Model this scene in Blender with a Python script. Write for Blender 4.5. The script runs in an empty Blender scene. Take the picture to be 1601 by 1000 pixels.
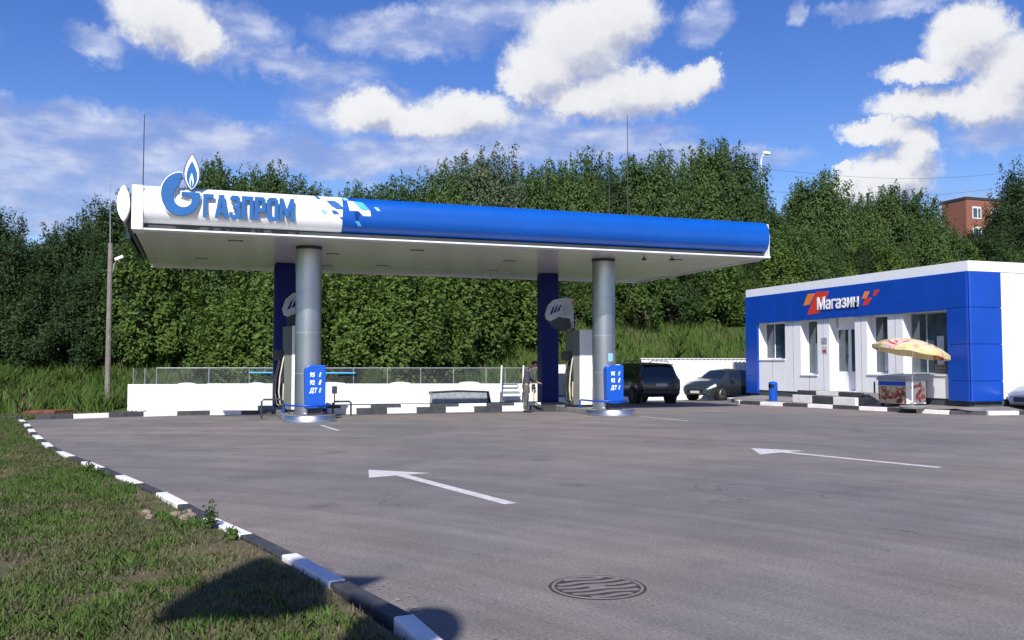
import bpy, bmesh, math, random
import numpy as np
from mathutils import Vector, Matrix
R = math.radians
random.seed(7); rng = np.random.default_rng(7)
scene = bpy.context.scene
col = scene.collection

# ------------------------------------------------------------------ camera
FPX, CAMH, HEAD, PITCH = 1400.0, 1.65, R(19.2), R(2.78)
cd = bpy.data.cameras.new('camera'); cam = bpy.data.objects.new('camera', cd); col.objects.link(cam)
cd.sensor_width = 36; cd.lens = FPX / 1601 * 36; cd.clip_start = .05; cd.clip_end = 3000
cam.location = (0, 0, CAMH); cam.rotation_euler = (R(90) + PITCH, 0, -HEAD)
scene.camera = cam

# ------------------------------------------------------------------ light
SUN = Vector((-.45, -1.0, .92)).normalized()          # towards the sun
sun_el = math.asin(SUN.z); sun_az = math.atan2(SUN.x, SUN.y)
sl = bpy.data.lights.new('sun', 'SUN'); sl.energy = 4.6; sl.angle = R(.55); sl.color = (1, .955, .89)
so = bpy.data.objects.new('sun', sl); col.objects.link(so); so.location = (-20, -30, 40)
so.rotation_euler = SUN.to_track_quat('Z', 'Y').to_euler()
scene.view_settings.view_transform = 'Standard'; scene.view_settings.look = 'None'
scene.view_settings.exposure = 0.45; scene.view_settings.gamma = 1

def pix_dir(px, py):                                    # heading / elevation (degrees) of a spot of the sky
    a = (px - 800.5) / FPX; b = (500 - py) / FPX
    f = Vector((math.sin(HEAD) * math.cos(PITCH), math.cos(HEAD) * math.cos(PITCH), math.sin(PITCH)))
    r = Vector((math.cos(HEAD), -math.sin(HEAD), 0)); u = r.cross(f)
    d = (f + r * a + u * b).normalized()
    return math.degrees(math.atan2(d.x, d.y)), math.degrees(math.asin(d.z))

world = bpy.data.worlds.new('World'); scene.world = world; world.use_nodes = True
def build_world():
    nt = world.node_tree; N = nt.nodes; L = nt.links; N.clear()
    def mth(op, a, b=None, c=None, clamp=False):
        n = N.new('ShaderNodeMath'); n.operation = op; n.use_clamp = clamp
        for i, v in enumerate((a, b, c)):
            if v is None: continue
            if isinstance(v, (int, float)): n.inputs[i].default_value = v
            else: L.new(v, n.inputs[i])
        return n.outputs[0]
    def vm(op, a, b=None, out=0):
        n = N.new('ShaderNodeVectorMath'); n.operation = op
        for i, v in enumerate((a, b)):
            if v is None: continue
            if isinstance(v, tuple): n.inputs[i].default_value = v
            else: L.new(v, n.inputs[i])
        return n.outputs['Value'] if out else n.outputs[0]
    def noise(vec, scale, detail=6, rough=.55):
        n = N.new('ShaderNodeTexNoise'); n.inputs['Scale'].default_value = scale
        n.inputs['Detail'].default_value = detail; n.inputs['Roughness'].default_value = rough
        L.new(vec, n.inputs['Vector']); return n
    sky = N.new('ShaderNodeTexSky'); sky.sky_type = 'NISHITA'; sky.sun_disc = False
    sky.sun_elevation = sun_el; sky.sun_rotation = sun_az
    sky.air_density = 1.0; sky.dust_density = .35; sky.ozone_density = 2.2
    hs = N.new('ShaderNodeHueSaturation'); hs.inputs['Saturation'].default_value = 1.34; hs.inputs['Value'].default_value = 1.0
    hs.inputs['Hue'].default_value = .522
    L.new(sky.outputs[0], hs.inputs['Color'])
    bg = N.new('ShaderNodeBackground'); bg.inputs[1].default_value = .103; L.new(hs.outputs[0], bg.inputs[0])
    tc = N.new('ShaderNodeTexCoord'); sx = N.new('ShaderNodeSeparateXYZ'); L.new(tc.outputs['Generated'], sx.inputs[0])
    az = mth('MULTIPLY', mth('ARCTAN2', sx.outputs[0], sx.outputs[1]), 57.2958)
    el = mth('MULTIPLY', mth('ARCSINE', sx.outputs[2]), 57.2958)
    cb = N.new('ShaderNodeCombineXYZ'); L.new(az, cb.inputs[0]); L.new(el, cb.inputs[1])
    P = cb.outputs[0]
    def field(p, blobs, nscale, namp, nz, detail=8):
        nn = noise(p, nscale, detail, nz)
        off = vm('MULTIPLY', vm('SUBTRACT', nn.outputs['Color'], (.5, .5, .5)), (namp, namp, 0))
        n2 = noise(p, nscale * 4.2, 6, .7); off = vm('ADD', off, vm('MULTIPLY', vm('SUBTRACT', n2.outputs['Color'], (.5, .5, .5)), (namp * .42, namp * .42, 0)))
        q = vm('ADD', p, off); acc = None
        for (px, py, rx, ry) in blobs:
            a, e = pix_dir(px, py)
            d = vm('MULTIPLY', vm('SUBTRACT', q, (a, e, 0)), (1 / (rx * .041), 1 / (ry * .041), 0))
            f = mth('SUBTRACT', 1.0, vm('LENGTH', d, None, 1))
            acc = f if acc is None else mth('SMOOTH_MAX', acc, f, .12)
        return acc
    def ramp(v, a, b):
        n = N.new('ShaderNodeMapRange'); n.interpolation_type = 'SMOOTHSTEP'
        n.inputs['From Min'].default_value = a; n.inputs['From Max'].default_value = b
        L.new(v, n.inputs['Value']); return n.outputs[0]
    cumulus = [(248, 26, 84, 50), (305, 62, 62, 34), (905, 62, 108, 82), (850, 108, 80, 60), (965, 28, 85, 60), (815, 128, 42, 36), (985, 145, 120, 48),
               (1085, 130, 55, 36), (920, 158, 90, 36), (1112, 112, 26, 24),
               (575, 178, 70, 38), (735, 178, 88, 42), (655, 192, 105, 30),
               (1515, 62, 72, 60), (1585, 112, 60, 70), (1440, 112, 70, 22), (1440, 165, 80, 28), (1540, 160, 80, 34),
               (1395, 270, 78, 44), (1345, 293, 55, 34), (1428, 238, 36, 46), (1370, 205, 66, 20), (1318, 268, 18, 14)]
    soft = [(255, 25, 95, 62), (300, 60, 80, 50), (150, 66, 50, 30), (375, 55, 80, 50), (1100, 32, 60, 40), (1252, 22, 22, 30),
            (1400, 8, 120, 26), (640, 55, 190, 42), (470, 105, 150, 32), (760, 18, 120, 34), (632, 144, 16, 10), (560, 170, 140, 50),
            (90, 215, 330, 42), (330, 225, 260, 52), (130, 255, 210, 34), (60, 300, 190, 38), (560, 245, 300, 44), (800, 225, 240, 58), (740, 222, 150, 40), (790, 205, 190, 50), (900, 225, 170, 34), (180, 200, 420, 40), (420, 235, 260, 34),
            (230, 280, 150, 24), (1570, 210, 90, 40), (960, 215, 150, 40), (90, 345, 200, 24), (1090, 250, 200, 30), (1700, 330, 300, 60),
            (-300, 200, 420, 80), (1950, 100, 240, 120), (-250, 20, 200, 60), (2300, 220, 300, 60)]
    F1 = field(P, cumulus, .42, 2.6, .66)
    up = vm('ADD', P, (-.55, 1.15, 0)); F2 = field(up, cumulus, .42, 2.6, .62, 6)
    m1 = ramp(F1, -.02, .42)
    shade = ramp(mth('ADD', F2, mth('MULTIPLY', noise(P, .9, 6, .6).outputs['Fac'], .5)), .18, 1.25)
    lit = mth('SUBTRACT', 1.0, mth('MULTIPLY', shade, .10))
    low = mth('MULTIPLY', ramp(mth('ADD', mth('SUBTRACT', F2, F1), mth('MULTIPLY', noise(P, .55, 7, .62).outputs['Fac'], .55)), .12, .82), .95)
    mixc = N.new('ShaderNodeMix'); mixc.data_type = 'RGBA'
    mixc.inputs['A'].default_value = (.93, .94, .96, 1); mixc.inputs['B'].default_value = (.50, .55, .74, 1)
    L.new(low, mixc.inputs['Factor'])
    sc1 = N.new('ShaderNodeVectorMath'); sc1.operation = 'SCALE'; L.new(mixc.outputs['Result'], sc1.inputs[0]); L.new(lit, sc1.inputs['Scale'])
    # soft layer: stretched sideways
    st = vm('MULTIPLY', P, (.5, 1.15, 1))
    nz = noise(st, .5, 7, .55).outputs['Fac']
    F3 = field(P, soft, .3, 3.2, .6, 5)
    m2 = mth('MULTIPLY', ramp(F3, .0, .62), mth('ADD', .66, mth('MULTIPLY', ramp(nz, .34, .66), .34)), clamp=True)
    c2 = N.new('ShaderNodeMix'); c2.data_type = 'RGBA'
    c2.inputs['A'].default_value = (.27, .35, .64, 1); c2.inputs['B'].default_value = (.60, .66, .84, 1)
    L.new(ramp(nz, .34, .74), c2.inputs['Factor'])
    b1 = N.new('ShaderNodeBackground'); L.new(sc1.outputs[0], b1.inputs[0]); b1.inputs[1].default_value = .71
    b2 = N.new('ShaderNodeBackground'); L.new(c2.outputs['Result'], b2.inputs[0]); b2.inputs[1].default_value = .80
    ma = N.new('ShaderNodeMixShader'); L.new(mth('MULTIPLY', m2, .95), ma.inputs[0]); L.new(bg.outputs[0], ma.inputs[1]); L.new(b2.outputs[0], ma.inputs[2])
    mb = N.new('ShaderNodeMixShader'); L.new(mth('MULTIPLY', m1, .97), mb.inputs[0]); L.new(ma.outputs[0], mb.inputs[1]); L.new(b1.outputs[0], mb.inputs[2])
    out = N.new('ShaderNodeOutputWorld'); L.new(mb.outputs[0], out.inputs[0])
build_world()
world.cycles.sampling_method = 'MANUAL'; world.cycles.sample_map_resolution = 512

# ------------------------------------------------------------------ materials
def pm(name, c, rough=.6, metal=0, var=.10, scale=2.0, bump=0, bscale=40, spec=.5, coat=0, tint=None, fine=0):
    m = bpy.data.materials.new(name); m.use_nodes = True; nt = m.node_tree; N = nt.nodes; L = nt.links
    b = N['Principled BSDF']; b.inputs['Roughness'].default_value = rough; b.inputs['Metallic'].default_value = metal
    b.inputs['Specular IOR Level'].default_value = spec; b.inputs['Coat Weight'].default_value = coat
    tc = N.new('ShaderNodeTexCoord')
    n = N.new('ShaderNodeTexNoise'); n.inputs['Scale'].default_value = scale; n.inputs['Detail'].default_value = 7; n.inputs['Roughness'].default_value = .6
    L.new(tc.outputs['Object'], n.inputs['Vector'])
    mr = N.new('ShaderNodeMapRange'); mr.inputs['From Min'].default_value = .3; mr.inputs['From Max'].default_value = .7
    L.new(n.outputs['Fac'], mr.inputs['Value'])
    mx = N.new('ShaderNodeMix'); mx.data_type = 'RGBA'
    t = tint if tint else tuple(v * (1 - var * 2) for v in c)
    mx.inputs['A'].default_value = (*t, 1); mx.inputs['B'].default_value = (*[min(1, v * (1 + var * .4)) for v in c], 1)
    L.new(mr.outputs[0], mx.inputs['Factor']); L.new(mx.outputs['Result'], b.inputs['Base Color'])
    if bump:
        n2 = N.new('ShaderNodeTexNoise'); n2.inputs['Scale'].default_value = bscale; n2.inputs['Detail'].default_value = 4
        L.new(tc.outputs['Object'], n2.inputs['Vector'])
        bp = N.new('ShaderNodeBump'); bp.inputs['Strength'].default_value = bump; bp.inputs['Distance'].default_value = .01
        L.new(n2.outputs['Fac'], bp.inputs['Height']); L.new(bp.outputs[0], b.inputs['Normal'])
    return m

M = {}
M['white'] = pm('white_panel_paint', (.80, .81, .83), .42, var=.035, scale=1.2)
M['sign_white'] = pm('sign_white_film', (.84, .85, .87), .32, var=.03, scale=.8)
M['soffit'] = pm('soffit_panel', (.92, .89, .88), .15, var=.03, scale=1.0, spec=.7)
M['blue'] = pm('blue_panel', (.001, .056, .40), .38, var=.08, scale=.8)
M['fascia_blue'] = pm('blue_fascia_film', (.001, .082, .42), .34, var=.06, scale=.6)
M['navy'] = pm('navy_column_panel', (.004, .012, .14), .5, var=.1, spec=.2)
M['emblem_blue'] = pm('emblem_blue', (.016, .115, .36), .35, var=.05)
M['emblem_edge'] = pm('emblem_side_blue', (.01, .05, .20), .4)
M['cyan'] = pm('cyan_film', (.09, .42, .82), .32, var=.04)
M['light_blue'] = pm('light_blue_film', (.28, .52, .78), .32, var=.04)
M['red'] = pm('sign_red', (.62, .045, .02), .4, var=.05)
M['orange'] = pm('sign_orange', (.80, .22, .03), .4, var=.05)
M['steel'] = pm('brushed_column_steel', (.40, .42, .48), .32, metal=.9, var=.06, scale=1.5)
M['chrome'] = pm('polished_guard_steel', (.60, .60, .62), .36, metal=1, var=.06, scale=5)
M['galv'] = pm('galvanised_pipe', (.42, .45, .47), .5, metal=.6, var=.12)
M['dark_metal'] = pm('dark_painted_metal', (.035, .042, .05), .5, var=.2)
M['black'] = pm('black_plastic', (.012, .012, .014), .5, var=.1)
M['rubber'] = pm('tyre_rubber', (.018, .018, .02), .8, var=.2)
M['glass_dark'] = pm('tinted_glass', (.012, .018, .024), .06, var=.05, spec=.8)
M['shop_glass'] = pm('shop_window_glass', (.06, .09, .12), .06, var=.5, scale=1.5, spec=.9, tint=(.02, .035, .05))
M['curtain'] = pm('pale_curtain', (.50, .54, .60), .8, var=.1, scale=6)
M['concrete'] = pm('island_concrete', (.23, .225, .22), .85, var=.2, scale=3, bump=.3)
M['paving'] = pm('sidewalk_paving', (.24, .22, .22), .85, var=.2, scale=1.5, bump=.3)
M['kerb_white'] = pm('worn_white_kerb_paint', (.78, .76, .75), .75, var=.10, scale=5, bump=.4, bscale=25)
M['kerb_black'] = pm('worn_black_kerb_paint', (.055, .058, .066), .7, var=.3, tint=(.022, .023, .028), scale=5, bump=.4, bscale=25)
M['plinth'] = pm('dark_plinth', (.06, .07, .08), .8, var=.2)
M['paint_line'] = pm('road_paint', (.62, .60, .60), .75, var=.16, scale=7, bump=.2, bscale=60)
M['iron'] = pm('cast_iron', (.21, .180, .172), .8, metal=.1, var=.10, scale=6, bump=.6)
M['iron_dark'] = pm('cast_iron_recess', (.050, .044, .043), .8, var=.3, scale=6)
M['wood_pole'] = pm('weathered_mast', (.22, .19, .165), .85, var=.2, scale=4)
M['brick'] = pm('red_brick', (.26, .10, .07), .85, var=.2, scale=8)
M['hatch'] = pm('grey_sheet', (.42, .45, .49), .55, metal=.3, var=.18, scale=5)
M['hose_cream'] = pm('cream_hose', (.62, .58, .40), .5)
M['grey_side'] = pm('grey_green_side', (.12, .14, .13), .5)
M['yellow'] = pm('yellow_pipe_paint', (.62, .50, .16), .5)
M['valve_red'] = pm('valve_red', (.40, .04, .03), .5)
M['suv_paint'] = pm('dark_teal_car_paint', (.012, .020, .026), .22, var=.1, coat=.6)
M['sedan_paint'] = pm('graphite_car_paint', (.035, .045, .052), .25, metal=.3, var=.1, coat=.6)
M['silver_paint'] = pm('silver_car_paint', (.27, .30, .35), .28, metal=.5, var=.06, coat=.5)
M['alloy'] = pm('alloy_rim', (.50, .51, .53), .3, metal=.8)
M['lens_red'] = pm('tail_lens', (.22, .01, .01), .15)
M['lens_clear'] = pm('head_lens', (.62, .64, .66), .08, spec=.9)
M['plate'] = pm('number_plate', (.55, .56, .56), .5, var=.2, scale=30)
M['skin'] = pm('skin', (.42, .25, .17), .6); M['hair'] = pm('dark_hair', (.015, .012, .01), .8)
M['jacket'] = pm('grey_jacket', (.05, .055, .07), .85, var=.2, scale=8)
M['camo'] = pm('camouflage_trousers', (.13, .13, .12), .85, scale=14, tint=(.03, .035, .035))
M['dirt'] = pm('dry_dirt', (.17, .125, .095), .95, var=.3, scale=8, bump=.5)
M['stone'] = pm('broken_stone', (.30, .23, .18), .9, var=.25, scale=9, bump=.6)
M['rust'] = pm('rusty_sheet', (.20, .075, .04), .8, var=.3, scale=5)
M['glyph'] = pm('white_lettering', (.85, .86, .88), .4, var=.02)
M['grey_text'] = pm('pale_glyph', (.45, .58, .82), .4, var=.02)

def soft_box(c):  return c
def nodes_of(name):
    m = bpy.data.materials.new(name); m.use_nodes = True; return m, m.node_tree.nodes, m.node_tree.links, m.node_tree.nodes['Principled BSDF']

def asphalt_mat():
    m, N, L, b = nodes_of('asphalt'); b.inputs['Roughness'].default_value = .82; b.inputs['Specular IOR Level'].default_value = .35
    g = N.new('ShaderNodeNewGeometry')
    def noise(v, s, d=6, r=.6):
        n = N.new('ShaderNodeTexNoise'); n.inputs['Scale'].default_value = s; n.inputs['Detail'].default_value = d; n.inputs['Roughness'].default_value = r
        L.new(v, n.inputs['Vector']); return n.outputs['Fac']
    def mr(v, a, b_, c, d):
        n = N.new('ShaderNodeMapRange'); n.inputs[1].default_value = a; n.inputs[2].default_value = b_; n.inputs[3].default_value = c; n.inputs[4].default_value = d
        L.new(v, n.inputs[0]); return n.outputs[0]
    def mt(op, a, b_):
        n = N.new('ShaderNodeMath'); n.operation = op
        for i, v in enumerate((a, b_)):
            if isinstance(v, (int, float)): n.inputs[i].default_value = v
            else: L.new(v, n.inputs[i])
        return n.outputs[0]
    P = g.outputs['Position']; s = N.new('ShaderNodeSeparateXYZ'); L.new(P, s.inputs[0])
    # driving arcs: noise stretched round a turning centre
    dx = mt('SUBTRACT', s.outputs[0], -9.0); dy = mt('SUBTRACT', s.outputs[1], 1.0)
    r = mt('SQRT', mt('ADD', mt('MULTIPLY', dx, dx), mt('MULTIPLY', dy, dy)), 0.0)
    th = mt('ARCTAN2', dy, dx)
    c = N.new('ShaderNodeCombineXYZ'); L.new(mt('MULTIPLY', r, 1.3), c.inputs[0]); L.new(mt('MULTIPLY', th, 1.6), c.inputs[1])
    arcs = noise(c.outputs[0], 1.0, 5, .65)
    c3 = N.new('ShaderNodeCombineXYZ'); L.new(mt('MULTIPLY', r, 5.0), c3.inputs[0]); L.new(mt('MULTIPLY', th, 1.1), c3.inputs[1])
    tyre = noise(c3.outputs[0], 1.0, 3, .6)
    big = noise(P, .16, 5, .6); mid = noise(P, .9, 6, .65); fine = noise(P, 38, 5, .8)
    mx = N.new('ShaderNodeMix'); mx.data_type = 'RGBA'
    mx.inputs['A'].default_value = (.148, .144, .143, 1); mx.inputs['B'].default_value = (.210, .178, .166, 1)
    L.new(mr(big, .38, .62, 0, 1), mx.inputs['Factor'])
    val = mt('MULTIPLY', mt('MULTIPLY', mr(arcs, .3, .72, .84, 1.16), mr(tyre, .34, .70, .92, 1.11)), mt('MULTIPLY', mr(mid, .3, .7, .84, 1.14), mr(fine, .3, .7, .52, 1.50)))
    # dark and pale stone specks
    vo = N.new('ShaderNodeTexVoronoi'); vo.inputs['Scale'].default_value = 18; L.new(P, vo.inputs['Vector'])
    sp = mr(vo.outputs['Distance'], .06, .14, 1.6, 1.0); val = mt('MULTIPLY', val, sp)
    vo2 = N.new('ShaderNodeTexVoronoi'); vo2.inputs['Scale'].default_value = .55; L.new(P, vo2.inputs['Vector'])
    ol = N.new('ShaderNodeTexNoise'); ol.inputs['Scale'].default_value = 5; L.new(P, ol.inputs['Vector'])
    val = mt('MULTIPLY', val, mr(mt('ADD', vo2.outputs['Distance'], mt('MULTIPLY', ol.outputs['Fac'], .22)), .15, .27, .70, 1.0))
    # cracks
    wn = N.new('ShaderNodeTexNoise'); wn.inputs['Scale'].default_value = 1.2; wn.inputs['Detail'].default_value = 6; L.new(P, wn.inputs['Vector'])
    va = N.new('ShaderNodeVectorMath'); va.operation = 'ADD'; L.new(P, va.inputs[0]); L.new(wn.outputs['Color'], va.inputs[1])
    ve = N.new('ShaderNodeTexVoronoi'); ve.feature = 'DISTANCE_TO_EDGE'; ve.inputs['Scale'].default_value = .32; L.new(va.outputs[0], ve.inputs['Vector'])
    ck = mr(ve.outputs['Distance'], .002, .006, 0, 1); msk = mr(noise(P, .35, 2), .36, .40, 0, 1)
    ckv = mt('MAXIMUM', ck, msk); val = mt('MULTIPLY', val, mr(ckv, 0, 1, .66, 1))
    vm = N.new('ShaderNodeVectorMath'); vm.operation = 'SCALE'; L.new(mx.outputs['Result'], vm.inputs[0]); L.new(val, vm.inputs['Scale'])
    L.new(vm.outputs[0], b.inputs['Base Color'])
    bp = N.new('ShaderNodeBump'); bp.inputs['Strength'].default_value = .8; bp.inputs['Distance'].default_value = .01
    L.new(fine, bp.inputs['Height']); L.new(bp.outputs[0], b.inputs['Normal'])
    return m
M['asphalt'] = asphalt_mat()

def soil_mat(name, ca, cb_, cc, s1=.5):
    m, N, L, b = nodes_of(name); b.inputs['Roughness'].default_value = .95; b.inputs['Specular IOR Level'].default_value = .1
    g = N.new('ShaderNodeNewGeometry')
    def noise(s, d=7, r=.65):
        n = N.new('ShaderNodeTexNoise'); n.inputs['Scale'].default_value = s; n.inputs['Detail'].default_value = d; n.inputs['Roughness'].default_value = r
        L.new(g.outputs['Position'], n.inputs['Vector']); return n.outputs['Fac']
    r1 = N.new('ShaderNodeValToRGB'); r1.color_ramp.elements[0].position = .36; r1.color_ramp.elements[1].position = .64
    r1.color_ramp.elements[0].color = (*ca, 1); r1.color_ramp.elements[1].color = (*cb_, 1)
    L.new(noise(s1), r1.inputs[0])
    mx = N.new('ShaderNodeMix'); mx.data_type = 'RGBA'; mr = N.new('ShaderNodeMapRange'); mr.inputs[1].default_value = .45; mr.inputs[2].default_value = .7
    L.new(noise(14), mr.inputs[0]); L.new(mr.outputs[0], mx.inputs['Factor']); L.new(r1.outputs[0], mx.inputs['A']); mx.inputs['B'].default_value = (*cc, 1)
    L.new(mx.outputs['Result'], b.inputs['Base Color'])
    bp = N.new('ShaderNodeBump'); bp.inputs['Strength'].default_value = .9; bp.inputs['Distance'].default_value = .03
    L.new(noise(30, 4), bp.inputs['Height']); L.new(bp.outputs[0], b.inputs['Normal'])
    return m
M['lawn_soil'] = soil_mat('lawn_soil', (.16, .125, .085), (.055, .075, .028), (.10, .095, .05), .7)
M['hill'] = soil_mat('hill_grass', (.045, .075, .018), (.08, .12, .03), (.03, .05, .015), .3)

def leaf_mat(name, dark, light, trans=.36, ns=.8):
    m, N, L, b = nodes_of(name); b.inputs['Roughness'].default_value = .62; b.inputs['Specular IOR Level'].default_value = .25
    oi = N.new('ShaderNodeObjectInfo'); tc = N.new('ShaderNodeTexCoord')
    n = N.new('ShaderNodeTexNoise'); n.inputs['Scale'].default_value = ns; n.inputs['Detail'].default_value = 5; L.new(tc.outputs['Object'], n.inputs['Vector'])
    wn = N.new('ShaderNodeTexNoise'); wn.inputs['Scale'].default_value = 9; wn.inputs['Detail'].default_value = 2; L.new(tc.outputs['Object'], wn.inputs['Vector'])
    ad = N.new('ShaderNodeMath'); ad.operation = 'ADD'; L.new(n.outputs['Fac'], ad.inputs[0])
    a2 = N.new('ShaderNodeMath'); a2.operation = 'MULTIPLY_ADD'; L.new(oi.outputs['Random'], a2.inputs[0]); a2.inputs[1].default_value = .5; L.new(wn.outputs['Fac'], a2.inputs[2])
    L.new(a2.outputs[0], ad.inputs[1])
    mr = N.new('ShaderNodeMapRange'); mr.inputs[1].default_value = .8; mr.inputs[2].default_value = 1.5; L.new(ad.outputs[0], mr.inputs[0])
    mx = N.new('ShaderNodeMix'); mx.data_type = 'RGBA'; mx.inputs['A'].default_value = (*dark, 1); mx.inputs['B'].default_value = (*light, 1)
    L.new(mr.outputs[0], mx.inputs['Factor']); L.new(mx.outputs['Result'], b.inputs['Base Color'])
    tr = N.new('ShaderNodeBsdfTranslucent'); L.new(mx.outputs['Result'], tr.inputs[0])
    ms = N.new('ShaderNodeMixShader'); ms.inputs[0].default_value = trans
    out = [x for x in N if x.type == 'OUTPUT_MATERIAL'][0]
    L.new(b.outputs[0], ms.inputs[1]); L.new(tr.outputs[0], ms.inputs[2]); L.new(ms.outputs[0], out.inputs[0])
    return m
M['leaf'] = leaf_mat('tree_leaves', (.042, .084, .026), (.090, .150, .042))
M['leaf_dark'] = leaf_mat('dark_tree_leaves', (.022, .050, .016), (.048, .086, .026))
M['leaf_pale'] = leaf_mat('pale_willow_leaves', (.055, .085, .045), (.11, .15, .08))
M['leaf_bush'] = leaf_mat('bush_leaves', (.045, .088, .016), (.115, .185, .036))
M['grass'] = leaf_mat('lawn_grass', (.058, .076, .028), (.112, .13, .052), .2, 1.3)
M['dry_grass'] = leaf_mat('dry_grass', (.13, .11, .06), (.22, .19, .11), .2, 1.3)
M['lush'] = leaf_mat('lush_grass', (.045, .085, .018), (.085, .15, .03), .2, 1.3)
M['weeds'] = leaf_mat('tall_green_weeds', (.04, .085, .014), (.095, .165, .030), .3, .3)
M['bark'] = pm('bark', (.09, .07, .05), .9, var=.25, scale=6)

# ------------------------------------------------------------------ helpers
ORG = {}
def tag(o, label=None, cat=None, group=None, kind=None):
    if label: o['label'] = label
    if cat: o['category'] = cat
    if group: o['group'] = group
    if kind: o['kind'] = kind
    return o
def thing(name, loc, label, cat, group=None, rz=0):
    o = bpy.data.objects.new(name, None); col.objects.link(o); o.location = loc; o.rotation_euler = (0, 0, rz)
    o.empty_display_size = .3; tag(o, label, cat, group); ORG[o.name] = Vector(loc); return o

class MB:
    def __init__(s): s.v = []; s.f = []
    def add(s, vs, fs):
        k = len(s.v); s.v += [tuple(p) for p in vs]; s.f += [tuple(i + k for i in f) for f in fs]; return s
    def bb(s, x0, x1, y0, y1, z0, z1):
        return s.add([(x0, y0, z0), (x1, y0, z0), (x1, y1, z0), (x0, y1, z0), (x0, y0, z1), (x1, y0, z1), (x1, y1, z1), (x0, y1, z1)],
                     [(3, 2, 1, 0), (4, 5, 6, 7), (0, 1, 5, 4), (1, 2, 6, 5), (2, 3, 7, 6), (3, 0, 4, 7)])
    def box(s, c, d, rz=0):
        cx, cy, cz = c; hx, hy, hz = [q / 2 for q in d]; ca, sa = math.cos(rz), math.sin(rz); vs = []
        for z in (-hz, hz):
            for x, y in ((-hx, -hy), (hx, -hy), (hx, hy), (-hx, hy)):
                vs.append((cx + x * ca - y * sa, cy + x * sa + y * ca, cz + z))
        return s.add(vs, [(3, 2, 1, 0), (4, 5, 6, 7), (0, 1, 5, 4), (1, 2, 6, 5), (2, 3, 7, 6), (3, 0, 4, 7)])
    def tube(s, pts, r, n=8):
        pts = [Vector(p) for p in pts]; rr = r if isinstance(r, (list, tuple)) else [r] * len(pts); rings = []
        for i, p in enumerate(pts):
            d = (pts[min(i + 1, len(pts) - 1)] - pts[max(i - 1, 0)]).normalized()
            a = Vector((0, 0, 1)) if abs(d.z) < .9 else Vector((1, 0, 0)); u = d.cross(a).normalized(); w = d.cross(u)
            rings.append([p + (u * math.cos(2 * math.pi * k / n) + w * math.sin(2 * math.pi * k / n)) * rr[i] for k in range(n)])
        fs = [(i * n + k, i * n + (k + 1) % n, (i + 1) * n + (k + 1) % n, (i + 1) * n + k) for i in range(len(pts) - 1) for k in range(n)]
        fs += [tuple(reversed(range(n))), tuple(range((len(pts) - 1) * n, len(pts) * n))]
        return s.add([p for q in rings for p in q], fs)
    def lathe(s, c, prof, n=32, a0=0, a1=2 * math.pi, cap=True):
        full = abs(a1 - a0 - 2 * math.pi) < 1e-6; m = n if full else n + 1; vs = []
        for (r, z) in prof:
            for k in range(m):
                a = a0 + (a1 - a0) * k / n; vs.append((c[0] + r * math.cos(a), c[1] + r * math.sin(a), c[2] + z))
        fs = []
        for i in range(len(prof) - 1):
            for k in range(n):
                k2 = (k + 1) % m; fs.append((i * m + k, i * m + k2, (i + 1) * m + k2, (i + 1) * m + k))
        if full and cap:
            if prof[0][0] > 1e-4: fs.append(tuple(reversed(range(m))))
            if prof[-1][0] > 1e-4: fs.append(tuple(range((len(prof) - 1) * m, len(prof) * m)))
        return s.add(vs, fs)
    def prism(s, poly, ax, a, b):                      # poly in the other two axes, in xyz order
        n = len(poly); vs = []
        for t in (a, b):
            for p in poly:
                vs.append({'x': (t, p[0], p[1]), 'y': (p[0], t, p[1]), 'z': (p[0], p[1], t)}[ax])
        fs = [tuple(reversed(range(n))), tuple(range(n, 2 * n))] + [(i, (i + 1) % n, n + (i + 1) % n, n + i) for i in range(n)]
        return s.add(vs, fs)
    def build(s, name, mat, parent=None, smooth=False, bevel=0, world=True, org=None):
        me = bpy.data.meshes.new(name)
        o0 = Vector((0, 0, 0))
        if org is not None: o0 = Vector(org)
        elif parent is not None and world:
            r = parent
            while r.parent: r = r.parent
            o0 = ORG.get(r.name, Vector((0, 0, 0)))
        me.from_pydata([(p[0] - o0.x, p[1] - o0.y, p[2] - o0.z) for p in s.v], [], s.f)
        me.materials.append(mat)
        bm = bmesh.new(); bm.from_mesh(me); bmesh.ops.recalc_face_normals(bm, faces=bm.faces); bm.to_mesh(me); bm.free()
        if smooth:
            me.shade_smooth() if hasattr(me, 'shade_smooth') else None
            me.set_sharp_from_angle(angle=R(38))
        o = bpy.data.objects.new(name, me); col.objects.link(o)
        if parent is not None: o.parent = parent
        elif org is not None: o.location = o0
        if bevel:
            b = o.modifiers.new('bevel', 'BEVEL'); b.width = bevel; b.segments = 2; b.limit_method = 'ANGLE'; b.angle_limit = R(40)
        return o
def part(name, mat, parent, fn, **k):
    m = MB(); fn(m); return m.build(name, mat, parent, **k)
def copy_tree(o, parent=None):
    c = o.copy(); col.objects.link(c)
    if parent is not None: c.parent = parent
    for ch in [x for x in o.children]: copy_tree(ch, c)
    return c
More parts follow.
